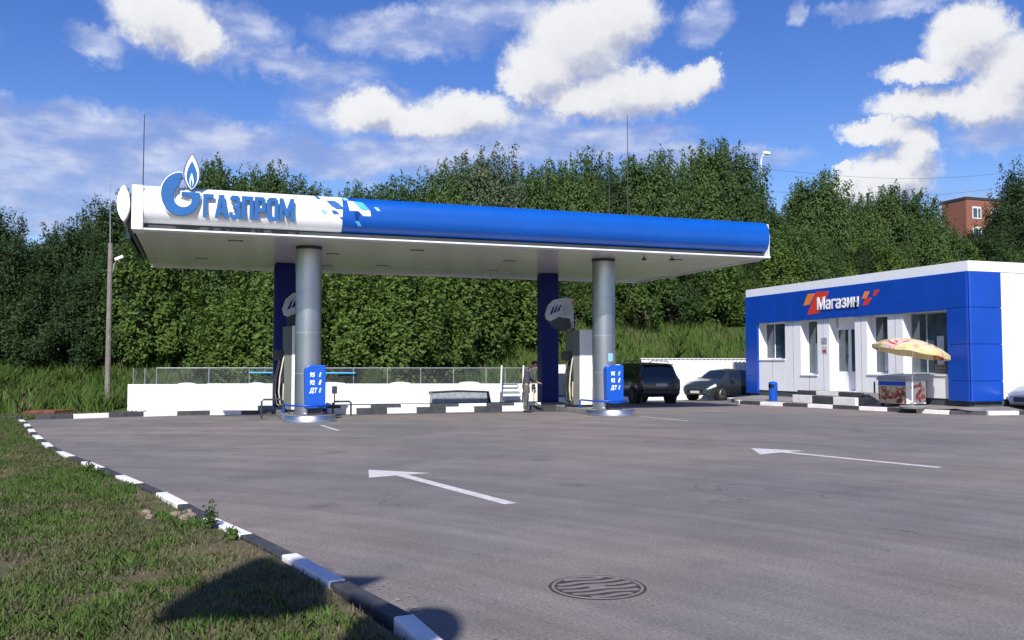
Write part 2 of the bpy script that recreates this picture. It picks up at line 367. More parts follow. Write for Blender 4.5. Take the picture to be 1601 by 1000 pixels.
def poly_obj(name, mat, parent, splines, place, depth, world=True, bev=0, off=0):
    """flat outline(s) with holes, extruded; place(u, v, w) -> world point (w = thickness direction)"""
    c = bpy.data.curves.new('tmp', 'CURVE'); c.dimensions = '2D'; c.fill_mode = 'BOTH'; c.extrude = depth / 2; c.offset = off
    for sp in splines:
        q = c.splines.new('POLY'); q.points.add(len(sp) - 1); q.use_cyclic_u = True
        for i, p in enumerate(sp): q.points[i].co = (p[0], p[1], 0, 1)
    t = bpy.data.objects.new('tmp', c); col.objects.link(t); bpy.context.view_layer.update()
    me = bpy.data.meshes.new_from_object(t); bpy.data.objects.remove(t); bpy.data.curves.remove(c)
    return finish_flat(me, name, mat, parent, place, depth, world)
def finish_flat(me, name, mat, parent, place, depth, world=True):
    o0 = Vector((0, 0, 0))
    if world and parent is not None:
        r = parent
        while r.parent: r = r.parent
        o0 = ORG.get(r.name, o0)
    for v in me.vertices: v.co = Vector(place(v.co.x, v.co.y, v.co.z)) - o0
    me.name = name; me.materials.clear(); me.materials.append(mat)
    bm = bmesh.new(); bm.from_mesh(me); bmesh.ops.remove_doubles(bm, verts=bm.verts, dist=1e-5); bmesh.ops.recalc_face_normals(bm, faces=bm.faces); bm.to_mesh(me); bm.free()
    o = bpy.data.objects.new(name, me); col.objects.link(o); o.parent = parent; return o
def text_obj(name, txt, mat, parent, place, size, depth, bold=.02, sx=1, align='LEFT', world=True, space=1):
    c = bpy.data.curves.new('tmp', 'FONT'); c.body = txt; c.size = size; c.extrude = depth / 2; c.offset = bold * size; c.align_x = align
    c.resolution_u = 4; c.space_character = space
    t = bpy.data.objects.new('tmp', c); col.objects.link(t); bpy.context.view_layer.update()
    me = bpy.data.meshes.new_from_object(t); bpy.data.objects.remove(t); bpy.data.curves.remove(c)
    return finish_flat(me, name, mat, parent, lambda u, v, w: place(u * sx, v, w), depth, world)
def smoothstep(a, b, x):
    t = max(0, min(1, (x - a) / (b - a))); return t * t * (3 - 2 * t)

# ------------------------------------------------------------------ terrain
KERB = [(1.42, -6), (1.42, 0), (1.38, 3), (1.2, 5.1), (.98, 6.35), (.72, 7.45), (.44, 8.45), (.1, 9.54), (-.4, 11.52), (-.95, 13.35), (-1.7, 15.65), (-2.5, 18.2),
        (-3.3, 21.6), (-4.2, 26.0), (-4.9, 29.0)]
def kerb_x(y):
    for (x0, y0), (x1, y1) in zip(KERB, KERB[1:]):
        if y <= y1: return x0 + (x1 - x0) * (y - y0) / (y1 - y0)
    return KERB[-1][0]
def ground_z(x, y):
    z = -.04
    z -= .34 * smoothstep(31.5, 38, y)
    s = max(1.2, min(5.6, 1.9 + (x + 10) * .072))
    z += smoothstep(41.5, 60, y) * s
    z += max(0, y - 58) * .13 * (1 if y < 160 else 0) + (13.3 if y >= 160 else 0)
    z += .12 * smoothstep(34, 46, y) * smoothstep(2, -6, x)
    return z + .10 * math.sin(x * .7 + y * .3) * smoothstep(44, 52, y)
def axis(a, b, fine0, fine1, df, dc):
    out = []; t = a
    while t < b:
        out.append(t); t += df if fine0 <= t < fine1 else dc
    out.append(b); return out
gx_ = axis(-220, 330, -14, 34, 1.2, 8); gy_ = axis(-60, 420, 28, 70, 1.0, 8)
m = MB(); m.add([(x, y, ground_z(x, y)) for y in gy_ for x in gx_],
                [(j * len(gx_) + i, j * len(gx_) + i + 1, (j + 1) * len(gx_) + i + 1, (j + 1) * len(gx_) + i) for j in range(len(gy_) - 1) for i in range(len(gx_) - 1)])
tag(m.build('ground', M['hill'], smooth=True), kind='structure')
# lot
m = MB(); pts = [(x + .06, y) for x, y in KERB] + [(-4.6, 29.6), (-3.9, 29.62), (-2.1, 30.2), (-.2, 30.5), (2.2, 30.2), (2.2, 33.0), (14, 33.0), (60, 33.0), (60, -30), (1.48, -30)]
m.add([(x, y, 0) for x, y in pts], [tuple(range(len(pts)))])
m.f = []; lot = m.v
bm = bmesh.new(); f = bm.faces.new([bm.verts.new(p) for p in lot]); bmesh.ops.triangulate(bm, faces=[f]); me = bpy.data.meshes.new('asphalt_lot'); bm.to_mesh(me); bm.free()
for p in me.polygons:
    if p.normal.z < 0: p.flip()
me.materials.append(M['asphalt']); o = bpy.data.objects.new('asphalt_lot', me); col.objects.link(o); tag(o, kind='structure')
m = MB(); m.add([(13.5, 33.0, 0), (60, 33.0, 0), (60, 42, -.21), (13.5, 42, -.21)], [(0, 1, 2, 3)]); tag(m.build('side_lot', M['asphalt']), kind='structure')
# canopy shadow painted as a dark strip before the back kerb
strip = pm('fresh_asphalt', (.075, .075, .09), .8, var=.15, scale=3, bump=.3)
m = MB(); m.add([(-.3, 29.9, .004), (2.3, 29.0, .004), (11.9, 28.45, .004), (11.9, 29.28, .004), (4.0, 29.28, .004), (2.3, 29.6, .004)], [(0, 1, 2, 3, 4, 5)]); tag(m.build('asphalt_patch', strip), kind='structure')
# lawn
def lawn_noise(x, y): return .035 * math.sin(x * 1.3 + 1) * math.sin(y * .9) + .02 * math.sin(x * 3.1 + y * 2.3) + .012 * math.sin(x * 7.3 - y * 5.1)
def lawn_z(x, y):
    d = kerb_x(y) - x
    return .03 + lawn_noise(x, y) * min(1, d / .8) + .06 * math.exp(-max(0, d - .1) * 1.5)
NX = 40; ys = np.linspace(-8, 29.3, 120); m = MB(); vs = []
for y in ys:
    for i in range(NX):
        x = kerb_x(y) - .10 - 12 * (i / (NX - 1)) ** 1.6; vs.append((x, y, lawn_z(x, y)))
m.add(vs, [(j * NX + i + 1, j * NX + i, (j + 1) * NX + i, (j + 1) * NX + i + 1) for j in range(len(ys) - 1) for i in range(NX - 1)])
tag(m.build('lawn_ground', M['lawn_soil'], smooth=True), kind='structure')

def blades(name, n, area, mat, h0, h1, w, zfn, mask=None, lean=.5):
    xs = []; 
    while sum(len(a) for a in xs) < n:
        q = area(n * 2)
        if mask is not None: q = q[mask(q)]
        xs.append(q)
    q = np.concatenate(xs)[:n]; z = np.array([zfn(a, b) for a, b in q])
    h = rng.uniform(h0, h1, n) * rng.uniform(.6, 1.15, n); th = rng.uniform(0, 2 * math.pi, n); ln = rng.uniform(0, lean, n) * h; tl = rng.uniform(0, 2 * math.pi, n)
    base = np.stack([q[:, 0], q[:, 1], z], 1); d = np.stack([np.cos(th), np.sin(th), 0 * th], 1) * w * rng.uniform(.6, 1.4, n)[:, None]
    tip = base + np.stack([np.cos(tl) * ln, np.sin(tl) * ln, h], 1); midp = base + np.stack([np.cos(tl) * ln * .3, np.sin(tl) * ln * .3, h * .55], 1)
    V = np.stack([base - d, base + d, midp + d * .7, tip, midp - d * .7], 1).reshape(-1, 3)
    mesh_np(name, V, 5, mat); return bpy.data.objects[name]
def mesh_np(name, V, k, mat, parent=None, link=True):
    n = len(V) // k; me = bpy.data.meshes.new(name); me.vertices.add(len(V)); me.vertices.foreach_set('co', V.astype(np.float32).ravel())
    me.loops.add(len(V)); me.loops.foreach_set('vertex_index', np.arange(len(V), dtype=np.int32))
    me.polygons.add(n); me.polygons.foreach_set('loop_start', np.arange(0, len(V), k, dtype=np.int32))
    me.polygons.foreach_set('loop_total', np.full(n, k, dtype=np.int32))
    me.update(calc_edges=True); me.materials.append(mat); o = bpy.data.objects.new(name, me); col.objects.link(o)
    if parent: o.parent = parent
    return o
def lawn_area(n):
    y = 3.8 + 25.3 * rng.uniform(0, 1, n) ** 1.5; kx = np.interp(y, [p[1] for p in KERB], [p[0] for p in KERB])
    left = -.14 * y - 2.2; x = left + (kx - .10 - left) * rng.uniform(0, 1, n) ** .85
    return np.stack([x, y], 1)
GN = rng.normal(0, 1, (64, 64))
def vnoise(x, y):
    xi = np.floor(x).astype(int); yi = np.floor(y).astype(int); fx = x - xi; fy = y - yi; fx = fx * fx * (3 - 2 * fx); fy = fy * fy * (3 - 2 * fy)
    g = lambda a, b: GN[a % 64, b % 64]
    return (g(xi, yi) * (1 - fx) + g(xi + 1, yi) * fx) * (1 - fy) + (g(xi, yi + 1) * (1 - fx) + g(xi + 1, yi + 1) * fx) * fy
def patchy(q, s=1.0, t=0.0, ph=0):
    x, y = q[:, 0], q[:, 1]
    f = vnoise(x * .9 * s + ph, y * .7 * s) + .8 * vnoise(x * 2.6 * s + 7, y * 2.1 * s + ph) + .55 * vnoise(x * 8 + ph, y * 7)
    bare = np.exp(-((x + .35) / .55) ** 2 - ((y - 9.9) / .8) ** 2) * 2.2 + np.exp(-((x + 1.6) / .5) ** 2 - ((y - 8.0) / .7) ** 2) * 1.8 + np.exp(-((np.interp(y, [p[1] for p in KERB], [p[0] for p in KERB]) - x) / .22) ** 2) * .9
    return f - bare + rng.normal(0, .35, len(q)) > t
o = blades('lawn_grass', 105000, lawn_area, M['grass'], .018, .062, .006, lawn_z, lambda q: patchy(q, 1, -.8), 1.2); tag(o, 'patchy green lawn grass beside the striped kerb', 'grass', kind='stuff')
o = blades('lush_grass', 60000, lawn_area, M['lush'], .03, .085, .006, lawn_z, lambda q: patchy(q, 1.3, .35, 5), 1.0); tag(o, 'lush bright green tufts scattered over the lawn', 'grass tufts', kind='stuff')
o = blades('dry_grass', 42000, lawn_area, M['dry_grass'], .015, .05, .005, lawn_z, lambda q: patchy(q, .8, -1.2, 2)); tag(o, 'dry brownish grass mixed into the lawn', 'dry grass', kind='stuff')
def hill_area(n):
    a = rng.uniform(0, 1, (n, 2)); L_ = a.copy()
    L_[:, 0] = -16 + a[:, 0] * 14.5; L_[:, 1] = 37.5 + a[:, 1] * 22
    k = rng.uniform(0, 1, n) > .42
    Rr = np.stack([-1 + rng.uniform(0, 1, n) * 36, 43.2 + rng.uniform(0, 1, n) * 17], 1); L_[k] = Rr[k]; return L_
o = blades('tall_grass', 70000, hill_area, M['weeds'], .18, .80, .020, ground_z, lambda q: (q[:, 1] > 42.5) | (q[:, 0] < -3.4)); tag(o, 'tall bright green grass on the slope behind the fence', 'tall grass', kind='stuff')
o = blades('wild_weeds', 26000, hill_area, M['leaf_bush'], .3, 1.05, .05, ground_z, lambda q: ((q[:, 1] > 42.8) | (q[:, 0] < -3.8)) & patchy(q, .55, .6, 9), .9); tag(o, 'darker leafy weeds in clumps among the tall grass of the slope', 'weeds', kind='stuff')
o = blades('dry_stems', 9000, hill_area, M['dry_grass'], .4, .95, .014, ground_z, lambda q: ((q[:, 1] > 42.8) | (q[:, 0] < -3.8)) & patchy(q, .8, .5, 3), .6); tag(o, 'pale dry stems scattered in the slope grass', 'dry stems', kind='stuff')
def verge_area(n):
    return np.stack([-13 + rng.uniform(0, 1, n) * 11, 30.4 + rng.uniform(0, 1, n) * 9], 1)
o = blades('verge_grass', 30000, verge_area, M['grass'], .05, .16, .014, ground_z, lambda q: q[:, 0] < -2.0 + (q[:, 1] - 31) * 0.05); tag(o, 'short grass on the verge around the mast', 'verge grass', kind='stuff')

# grit and leaf crumbs on the asphalt, thicker along the kerb
def grit(n):
    y = 3.5 + 22 * rng.uniform(0, 1, n) ** 1.5; kx_ = np.interp(y, [p[1] for p in KERB], [p[0] for p in KERB]); x = kx_ + .09 + rng.exponential(.25, n); k = rng.uniform(0, 1, n) > .6; x[k] = kx_[k] + rng.uniform(0, 12, n)[k]
    s_ = rng.uniform(.004, .012, n)[:, None]; c = np.stack([x, y, np.full(n, .006)], 1); a = rng.normal(0, 1, (n, 3)) * s_; b = rng.normal(0, 1, (n, 3)) * s_; a[:, 2] = np.abs(a[:, 2]) * .3; b[:, 2] = np.abs(b[:, 2]) * .3
    return np.stack([c, c + a, c + a + b, c + b], 1).reshape(-1, 3)
V = np.concatenate([grit(2600)]); o = mesh_np('grit', V, 4, M['stone']); tag(o, 'fine grit and crumbs scattered on the asphalt by the kerb', 'grit', kind='stuff')

# ------------------------------------------------------------------ kerbs
def resample(path, step, start=0):
    P = [Vector((*p, 0)) for p in path]; seg = [(P[i + 1] - P[i]).length for i in range(len(P) - 1)]; tot = sum(seg)
    def at(s):
        for i, l in enumerate(seg):
            if s <= l or i == len(seg) - 1: return P[i] + (P[i + 1] - P[i]) * (s / l)
            s -= l
    out = []; s = start
    while s + step <= tot + .01: out.append((at(s), at(s + step))); s += step
    return out
def kerb_row(path, step, w, z0, z1, white0, where, group, start=0, skip=None):
    k = white0
    for a, b in resample(path, step, start):
        c = (a + b) / 2; d = b - a; rz = math.atan2(d.y, d.x)
        wh = (k % 2 == 0); k += 1
        if skip and skip(c): continue
        m = MB(); m.box((0, 0, (z1 - z0) / 2), (d.length - .012, w, z1 - z0))
        o = m.build('kerb_stone', M['kerb_white' if wh else 'kerb_black'], bevel=.012)
        o.location = (c.x, c.y, z0 + random.uniform(-.006, .006)); o.rotation_euler = (random.uniform(-.01, .01), random.uniform(-.006, .006), rz + random.uniform(-.008, .008))
        tag(o, ('white painted' if wh else 'black painted') + ' kerb stone ' + where, 'kerb stone', ('white' if wh else 'black') + ' ' + group)
kp = [p for p in KERB if p[1] > 2.9]
full = [(1.2 + .0, 5.46)] + [p for p in KERB if p[1] > 5.5]
kerb_row([(x, y) for x, y in full], 1.05, .13, -.12, .115, 1, 'in the row between lawn and asphalt', 'kerb stones along the lawn', 0)
kerb_row([(1.2, 5.46), (1.38, 3.0), (1.42, 0), (1.42, -5)], 1.05, .13, -.12, .115, 0, 'in the row between lawn and asphalt', 'kerb stones along the lawn', 0)
kerb_row([(-4.55, 29.66), (-3.9, 29.68), (-2.1, 30.25), (-.2, 30.55), (1.0, 30.45), (2.3, 29.95)], 1.0, .16, -.2, .14, 1, 'at the back edge left of the fuel island', 'kerb stones at the back left edge')
kerb_row([(-12, 29.4), (-4.95, 29.66)], 1.0, .16, -.2, .12, 1, 'along the far left verge', 'kerb stones along the far left verge')
kerb_row([(3.85, 29.38), (11.95, 29.38)], 1.0, .16, -.1, .19, 0, 'in the front row between the fuel islands', 'front kerb stones between the islands')
kerb_row([(3.35, 29.56), (12.3, 29.56)], 1.0, .16, -.1, .285, 1, 'in the rear row between the fuel islands', 'rear kerb stones between the islands')
m = MB(); m.bb(2.2, 14, 29.66, 37, -.3, -.02); tag(m.build('raised_yard', M['concrete']), kind='structure')
# store sidewalk
SW = [(22.3, 34.6), (20.9, 31.6), (21.2, 29.9), (21.8, 28.0), (22.2, 26.2), (22.6, 24.6), (22.8, 23.2), (23.3, 22.4), (24.3, 22.0), (45, 22.0)]
bm = bmesh.new(); f = bm.faces.new([bm.verts.new((x, y, .12)) for x, y in SW + [(45, 34.6)]]); bmesh.ops.triangulate(bm, faces=[f]); me = bpy.data.meshes.new('sidewalk'); bm.to_mesh(me); bm.free()
for p in me.polygons:
    if p.normal.z < 0: p.flip()
me.materials.append(M['paving']); bm = bmesh.new(); bm.from_mesh(me)
for xx in (22.3, 23.6): bmesh.ops.bisect_plane(bm, geom=bm.verts[:] + bm.edges[:] + bm.faces[:], plane_co=(xx, 0, 0), plane_no=(1, 0, 0))
for yy in (22.7, 33.5): bmesh.ops.bisect_plane(bm, geom=bm.verts[:] + bm.edges[:] + bm.faces[:], plane_co=(0, yy, 0), plane_no=(0, 1, 0))
for v in bm.verts: v.co.z += .10 * smoothstep(22.3, 23.6, v.co.x) * smoothstep(22.3, 22.7, v.co.y)
bm.to_mesh(me); bm.free()
o = bpy.data.objects.new('sidewalk', me); col.objects.link(o); tag(o, kind='structure')
kerb_row([(22.3, 34.6), SW[1]] + SW[2:], 1.12, .2, -.1, .135, 0, 'round the shop sidewalk', 'kerb stones round the shop sidewalk')
# road markings, each a thing
def marking(pts, label, cat, z=.004):
    a = Vector((sum(p[0] for p in pts) / len(pts), sum(p[1] for p in pts) / len(pts), z)); bm = bmesh.new()
    f = bm.faces.new([bm.verts.new((p[0] - a.x, p[1] - a.y, 0)) for p in pts]); bmesh.ops.triangulate(bm, faces=[f]); me = bpy.data.meshes.new(cat); bm.to_mesh(me); bm.free()
    for p in me.polygons:
        if p.normal.z < 0: p.flip()
    me.materials.append(M['paint_line']); o = bpy.data.objects.new(cat.replace(' ', '_'), me); col.objects.link(o); o.location = a; tag(o, label, cat)
def arrow(A, B, iL, iR, C, tL, tR, label):
    a = Vector((iL[0], iL[1], .004)); m = MB(); P_ = [(p[0] - a.x, p[1] - a.y, 0) for p in (A, B, iL, iR, C, tL, tR)]
    m.add(P_, [(0, 1, 2), (0, 2, 3), (0, 3, 4), (2, 5, 6, 3)]); o = m.build('painted_arrow', M['paint_line']); o.location = a; tag(o, label, 'painted arrow')
arrow((2.50, 13.95), (2.33, 12.97), (2.76, 13.10), (2.93, 13.14), (3.30, 13.22), (3.39, 10.02), (3.56, 10.05), 'nearer white painted arrow in the middle of the asphalt')
arrow((10.17, 15.05), (9.63, 13.95), (10.20, 14.12), (10.38, 14.16), (10.80, 14.22), (11.02, 11.24), (11.18, 11.28), 'farther white painted arrow on the right of the asphalt')
marking([(3.04, 24.3), (3.13, 24.3), (3.30, 22.3), (3.20, 22.3)], 'short white painted line before the left fuel island', 'painted line')
marking([(12.9, 25.0), (13.0, 25.0), (13.32, 22.7), (13.22, 22.7)], 'short white painted line before the right fuel island', 'painted line')

# manhole
mh = thing('manhole_cover', (2.80, 6.12, 0), 'round cast iron manhole cover with wavy ribs set in the asphalt', 'manhole cover')
m = MB(); m.lathe((2.80, 6.12, 0), [(.318, .003), (.322, .006), (.338, .006), (.340, .003)], 48, cap=False); m.build('rim', M['iron'], mh)
m = MB(); m.lathe((2.80, 6.12, 0), [(.3401, .0025), (.362, .0028)], 48, cap=False); m.build('tar_joint', M['iron_dark'], mh)
m = MB(); m.lathe((2.80, 6.12, 0), [(0.0001, .0025), (.326, .0025)], 48, cap=False); lid = m.build('lid', M['iron_dark'], mh)
m = MB()
for k in range(6):
    yy = -.25 + k * .10; hw = math.sqrt(max(0, .298 ** 2 - yy ** 2)); n = max(4, int(hw * 60)); top = []; bot = []
    for i in range(n + 1):
        x = -hw + 2 * hw * i / n; w_ = .012 * math.sin(x * 20 + k * .7)
        top.append((2.80 + x, 6.12 + yy + w_ + .0290, .0045)); bot.append((2.80 + x, 6.12 + yy + w_ - .0290, .0045))
    m.add(top + bot, [(i, n + 1 + i, n + 2 + i, i + 1) for i in range(n)])
m.build('rib', M['iron'], mh); m = MB(); m.lathe((2.80, 6.12, 0), [(.0001, .0055), (.060, .0055), (.068, .003)], 24, cap=False); m.build('centre_boss', M['iron'], mh)

# ------------------------------------------------------------------ canopy
X0, X1, Y0, Y1, ZS = -1.66, 17.4, 24.9, 33.9, 5.1
cp = thing('station_canopy', (8, 29.4, 0), 'long flat fuel station canopy with white and blue rounded fascia on four columns', 'canopy')
part('roof_deck', M['galv'], cp, lambda m: m.bb(X0, X1, Y0 + .02, Y1, ZS + .06, ZS + .26))
m = MB(); ny = 9
for j in range(ny):
    a = Y0 + (Y1 - Y0) * j / ny; b_ = Y0 + (Y1 - Y0) * (j + 1) / ny
    gap = .012 if j % 3 == 0 else .004
    m.bb(X0, X1, a + gap, b_ - gap, ZS, ZS + .055)
m.build('soffit', M['soffit'], cp)
def bul(z):                                            # front fascia: y of the rounded skin at height z
    t = (z - 5.75) / .50; t = max(-1, min(1, t)); return Y0 - .02 - .42 * math.sqrt(max(0, 1 - abs(t) ** 2.6))
def fascia(x0, x1, name, mat, off=0):
    zs = [5.25 + 1.0 * (1 - math.cos(math.pi * i / 28)) / 2 for i in range(29)]; m = MB()
    prof = [(bul(z) - off, z) for z in zs]; prof += [(Y0 + .10, 6.25), (Y0 + .10, 5.25)]
    m.prism(prof, 'x', x0, x1); return m.build(name, mat, cp, smooth=True)
XB = 3.62
fascia(-1.42, XB, 'white_fascia', M['sign_white'])
fascia(XB, 17.34, 'blue_fascia', M['fascia_blue'])
part('fascia_trim', M['white'], cp, lambda m: (m.bb(X0 + .02, X1, Y0 - .40, Y0 - .02, 5.06, 5.105)), bevel=.008)
part('fascia_recess', M['dark_metal'], cp, lambda m: m.bb(-1.40, 17.3, Y0 - .16, Y0 - .03, 5.118, 5.24))
part('fascia_end', M['sign_white'], cp, lambda m: m.prism([(Y0 - .44, 5.05), (Y0 - .44, 5.30), (Y0 - .46, 5.75), (Y0 - .42, 6.20), (Y0 + .3, 6.20), (Y0 + .3, 5.05)], 'x', -1.70, -1.425), bevel=.02)
part('fascia_end', M['white'], cp, lambda m: m.prism([(Y0 - .40, 5.05), (Y0 - .38, 5.3), (Y0 - .42, 5.75), (Y0 - .34, 6.17), (Y0 + .2, 6.2), (Y0 + .2, 5.05)], 'x', 17.345, 17.37), bevel=.005)
# side fascias with a lens shaped section
def side(xc, name, mat):
    n = 22; pr = []
    for i in range(n): 
        a = math.pi * i / (n - 1); t = math.cos(a); pr.append((xc - .16 * (1 - t * t) ** .8, 5.80 + .47 * t))
    for i in range(1, n - 1):
        a = math.pi * (1 - i / (n - 1)); t = math.cos(a); pr.append((xc + .15 * (1 - t * t) ** .8, 5.80 + .47 * t))
    m = MB(); m.prism(pr, 'y', 25.0, 32.4); return m.build(name, mat, cp, smooth=True)
side(-1.93, 'side_fascia', M['sign_white']); 
part('side_wall', M['dark_metal'], cp, lambda m: (m.bb(-1.80, -1.72, 25.4, 32.3, 5.12, 6.15)))
part('side_glass', M['glass_dark'], cp, lambda m: (m.bb(-1.98, -1.86, 26.6, Y1 - .2, 5.08, 5.30)))  # dark strip; the shade under the side fascia is put into its colour
part('rear_fascia', M['white'], cp, lambda m: m.bb(X0, X1, Y1 + .004, Y1 + .08, 5.04, 5.36))
part('side_trim', M['white'], cp, lambda m: m.bb(X1 + .003, X1 + .06, Y0 + .25, Y1, 5.04, 5.36))
for i, (lx, ly) in enumerate([(.9, 26.2), (3.9, 28.4), (.0, 31.0), (6.2, 26.6), (6.0, 31.2), (9.8, 28.4), (14.9, 26.2), (10.2, 31.5), (4.2, 32.0)]):
    q = part('recessed_lamp', M['black'], cp, lambda m: m.bb(lx - .20, lx + .20, ly - .12, ly + .12, ZS - .012, ZS - .001))
    part('lamp_lens', M['hatch'], q, lambda m: m.bb(lx - .14, lx + .14, ly - .07, ly + .07, ZS - .016, ZS - .0125))
for (lx, ly) in ((13.4, 25.6), (14.3, 25.4)):
    part('ceiling_camera', M['black'], cp, lambda m: (m.tube([(lx, ly, ZS), (lx, ly, ZS - .08)], .02, 8), m.box((lx, ly, ZS - .11), (.12, .12, .07))), bevel=.01)
for cx in (3.0, 12.55):
    c_ = part('column', M['steel'], cp, lambda m: m.lathe((cx, 26.85, 0), [(.375, .17), (.375, ZS - .01)], 48), smooth=True)
    part('collar', M['dark_metal'], c_, lambda m: m.lathe((cx, 26.85, 0), [(.385, ZS - .10), (.385, ZS - .012)], 48), smooth=True)
    part('column_base', M['steel'], c_, lambda m: m.lathe((cx, 26.85, 0), [(.41, .172), (.41, .21), (.38, .22)], 40), smooth=True)
    for zz in (1.35, 2.55, 3.75): part('seam', M['hatch'], c_, lambda m: m.lathe((cx, 26.85, 0), [(.3755, zz), (.3768, zz + .006), (.3755, zz + .012)], 48))
for cx, cy in ((2.72, 31.7), (12.60, 32.0)):
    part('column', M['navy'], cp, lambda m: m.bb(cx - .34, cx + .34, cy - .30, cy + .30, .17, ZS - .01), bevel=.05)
part('small_sticker', M['light_blue'], cp, lambda m: m.lathe((12.55, 26.85, 0), [(.380, 1.72), (.380, 1.98)], 6, R(-93), R(-63)))

# fascia shards, laid on the rounded skin
def conform(name, mat, parent, poly, off):
    bm = bmesh.new(); f = bm.faces.new([bm.verts.new((p[0], 0, p[1])) for p in poly]); bmesh.ops.triangulate(bm, faces=[f])
    for i in range(1, 28):
        z = 5.25 + 1.0 * (1 - math.cos(math.pi * i / 28)) / 2
        bmesh.ops.bisect_plane(bm, geom=bm.verts[:] + bm.edges[:] + bm.faces[:], plane_co=(0, 0, z), plane_no=(0, 0, 1))
    o0 = ORG[parent.name]
    for v in bm.verts: v.co = Vector((v.co.x, bul(v.co.z) - off, v.co.z)) - o0
    bmesh.ops.recalc_face_normals(bm, faces=bm.faces)
    me = bpy.data.meshes.new(name); bm.to_mesh(me); bm.free(); me.materials.append(mat); me.shade_smooth()
    for p in me.polygons:
        if p.normal.y > 0: p.flip()
    o = bpy.data.objects.new(name, me); col.objects.link(o); o.parent = parent; return o
kx = lambda cx, cy: (-1.47 + (cx - 235) * .00436 + (cx - 235) ** 2 * 4.6e-8, 6.26 - (cy - 215 - (cx - 235) * .062) * .00427)
def sh(mat, pts, off=.004): conform('fascia_shard', M[mat], cp, [kx(*p) for p in pts], off)
sh('fascia_blue', [(1440, 292), (1442, 322), (1470, 330), (1500, 385), (1430, 390), (1395, 430), (1425, 494), (1475, 498), (1480, 296)], .004)
sh('emblem_blue', [(1218, 284), (1242, 285), (1264, 313), (1240, 312)])
sh('emblem_blue', [(1288, 320), (1340, 322), (1368, 342), (1400, 382), (1352, 380), (1318, 358)])
sh('light_blue', [(1250, 380), (1280, 381), (1302, 412), (1272, 411)])
sh('emblem_blue', [(1318, 386), (1346, 388), (1372, 414), (1334, 413)])
sh('light_blue', [(1386, 291), (1416, 292), (1428, 318), (1400, 319)])
sh('cyan', [(1462, 330), (1512, 334), (1556, 390), (1502, 386)], .007)
sh('sign_white', [(1418, 322), (1462, 326), (1502, 386), (1556, 391), (1562, 427), (1515, 425), (1484, 392), (1430, 390)], .010)
sh('cyan', [(1452, 326), (1500, 330), (1545, 386), (1500, 383)], .013)
sh('light_blue', [(1580, 366), (1604, 368), (1622, 394), (1600, 392)], .007)
sh('cyan', [(1464, 455), (1490, 460), (1508, 490), (1484, 488)], .007)
sh('fascia_blue', [(1368, 430), (1410, 432), (1440, 478), (1432, 494)], .006)

# the station sign: emblem and raised letters fixed on the fascia
sg = thing('station_sign', (.7, 24.35, 5.3), 'raised blue station name with flame emblem on the white fascia', 'sign')
YF = 24.42
pl = lambda d0: (lambda u, v, w: (u, YF - d0 + w, v))
def arc(cx, cz, r, a0, a1, n, rz=None): return [(cx + r * math.cos(R(a0 + (a1 - a0) * i / n)), cz + (rz or r) * math.sin(R(a0 + (a1 - a0) * i / n))) for i in range(n + 1)]
gcx, gcz = -.53, 6.00
def gee(e): return [(gcx + (x_ - gcx) * .856, z_) for x_, z_ in gee_round(e)]
def gee_round(e):       # e: outline growth
    ro, ri = .555 + e, .285 - e; out = arc(gcx, gcz, ro, 88, 359, 44)
    inn = arc(gcx + .07, gcz - .05, ri, 330, 118, 30, (ri + .0))
    bar = [(gcx + .50 + e, gcz + .06 + e), (gcx + .02 - e, gcz + .06 + e), (gcx + .02 - e, gcz - .03 - e), (gcx + .30 - e, gcz - .06 - e)]
    return out[:-1] + [(gcx + ro - .03, gcz + .06 + e)] + bar[1:] + inn[1:] + [(gcx - .02 + e, gcz + .42 - e * 1.0), (gcx + .06 + e, gcz + .40)]
def flame(cx, z0, z1, w, e=0, n=16):
    pts = []
    for i in range(n + 1):
        t = i / n; z = z0 - e + (z1 - z0 + 2.4 * e) * t; pts.append((cx + (w / 2 + e) * math.sin(math.pi * min(1, t) ** .85) ** .9 if 0 < t < 1 else cx, z))
    for i in range(n - 1, 0, -1):
        t = i / n; z = z0 - e + (z1 - z0 + 2.4 * e) * t; pts.append((cx - (w / 2 + e) * math.sin(math.pi * t ** .85) ** .9, z))
    return pts
em = poly_obj('emblem', M['emblem_blue'], sg, [gee(0)], pl(.05), .06)
poly_obj('emblem_back', M['sign_white'], em, [gee(.035)], pl(.0), .035)
fx = -.27
poly_obj('flame_back', M['emblem_edge'], em, [flame(fx, 6.13, 7.02, .34, .035)], pl(.045), .10)
poly_obj('flame_outer', M['sign_white'], em, [flame(fx, 6.13, 7.02, .33, .012)], pl(.105), .012)
poly_obj('flame', M['emblem_blue'], em, [flame(fx, 6.15, 6.86, .26)], pl(.117), .010)
poly_obj('flame_core', M['sign_white'], em, [flame(fx - .005, 6.17, 6.55, .10)], pl(.127), .008)
poly_obj('flame_heart', M['emblem_blue'], em, [flame(fx - .005, 6.17, 6.40, .045)], pl(.134), .006)
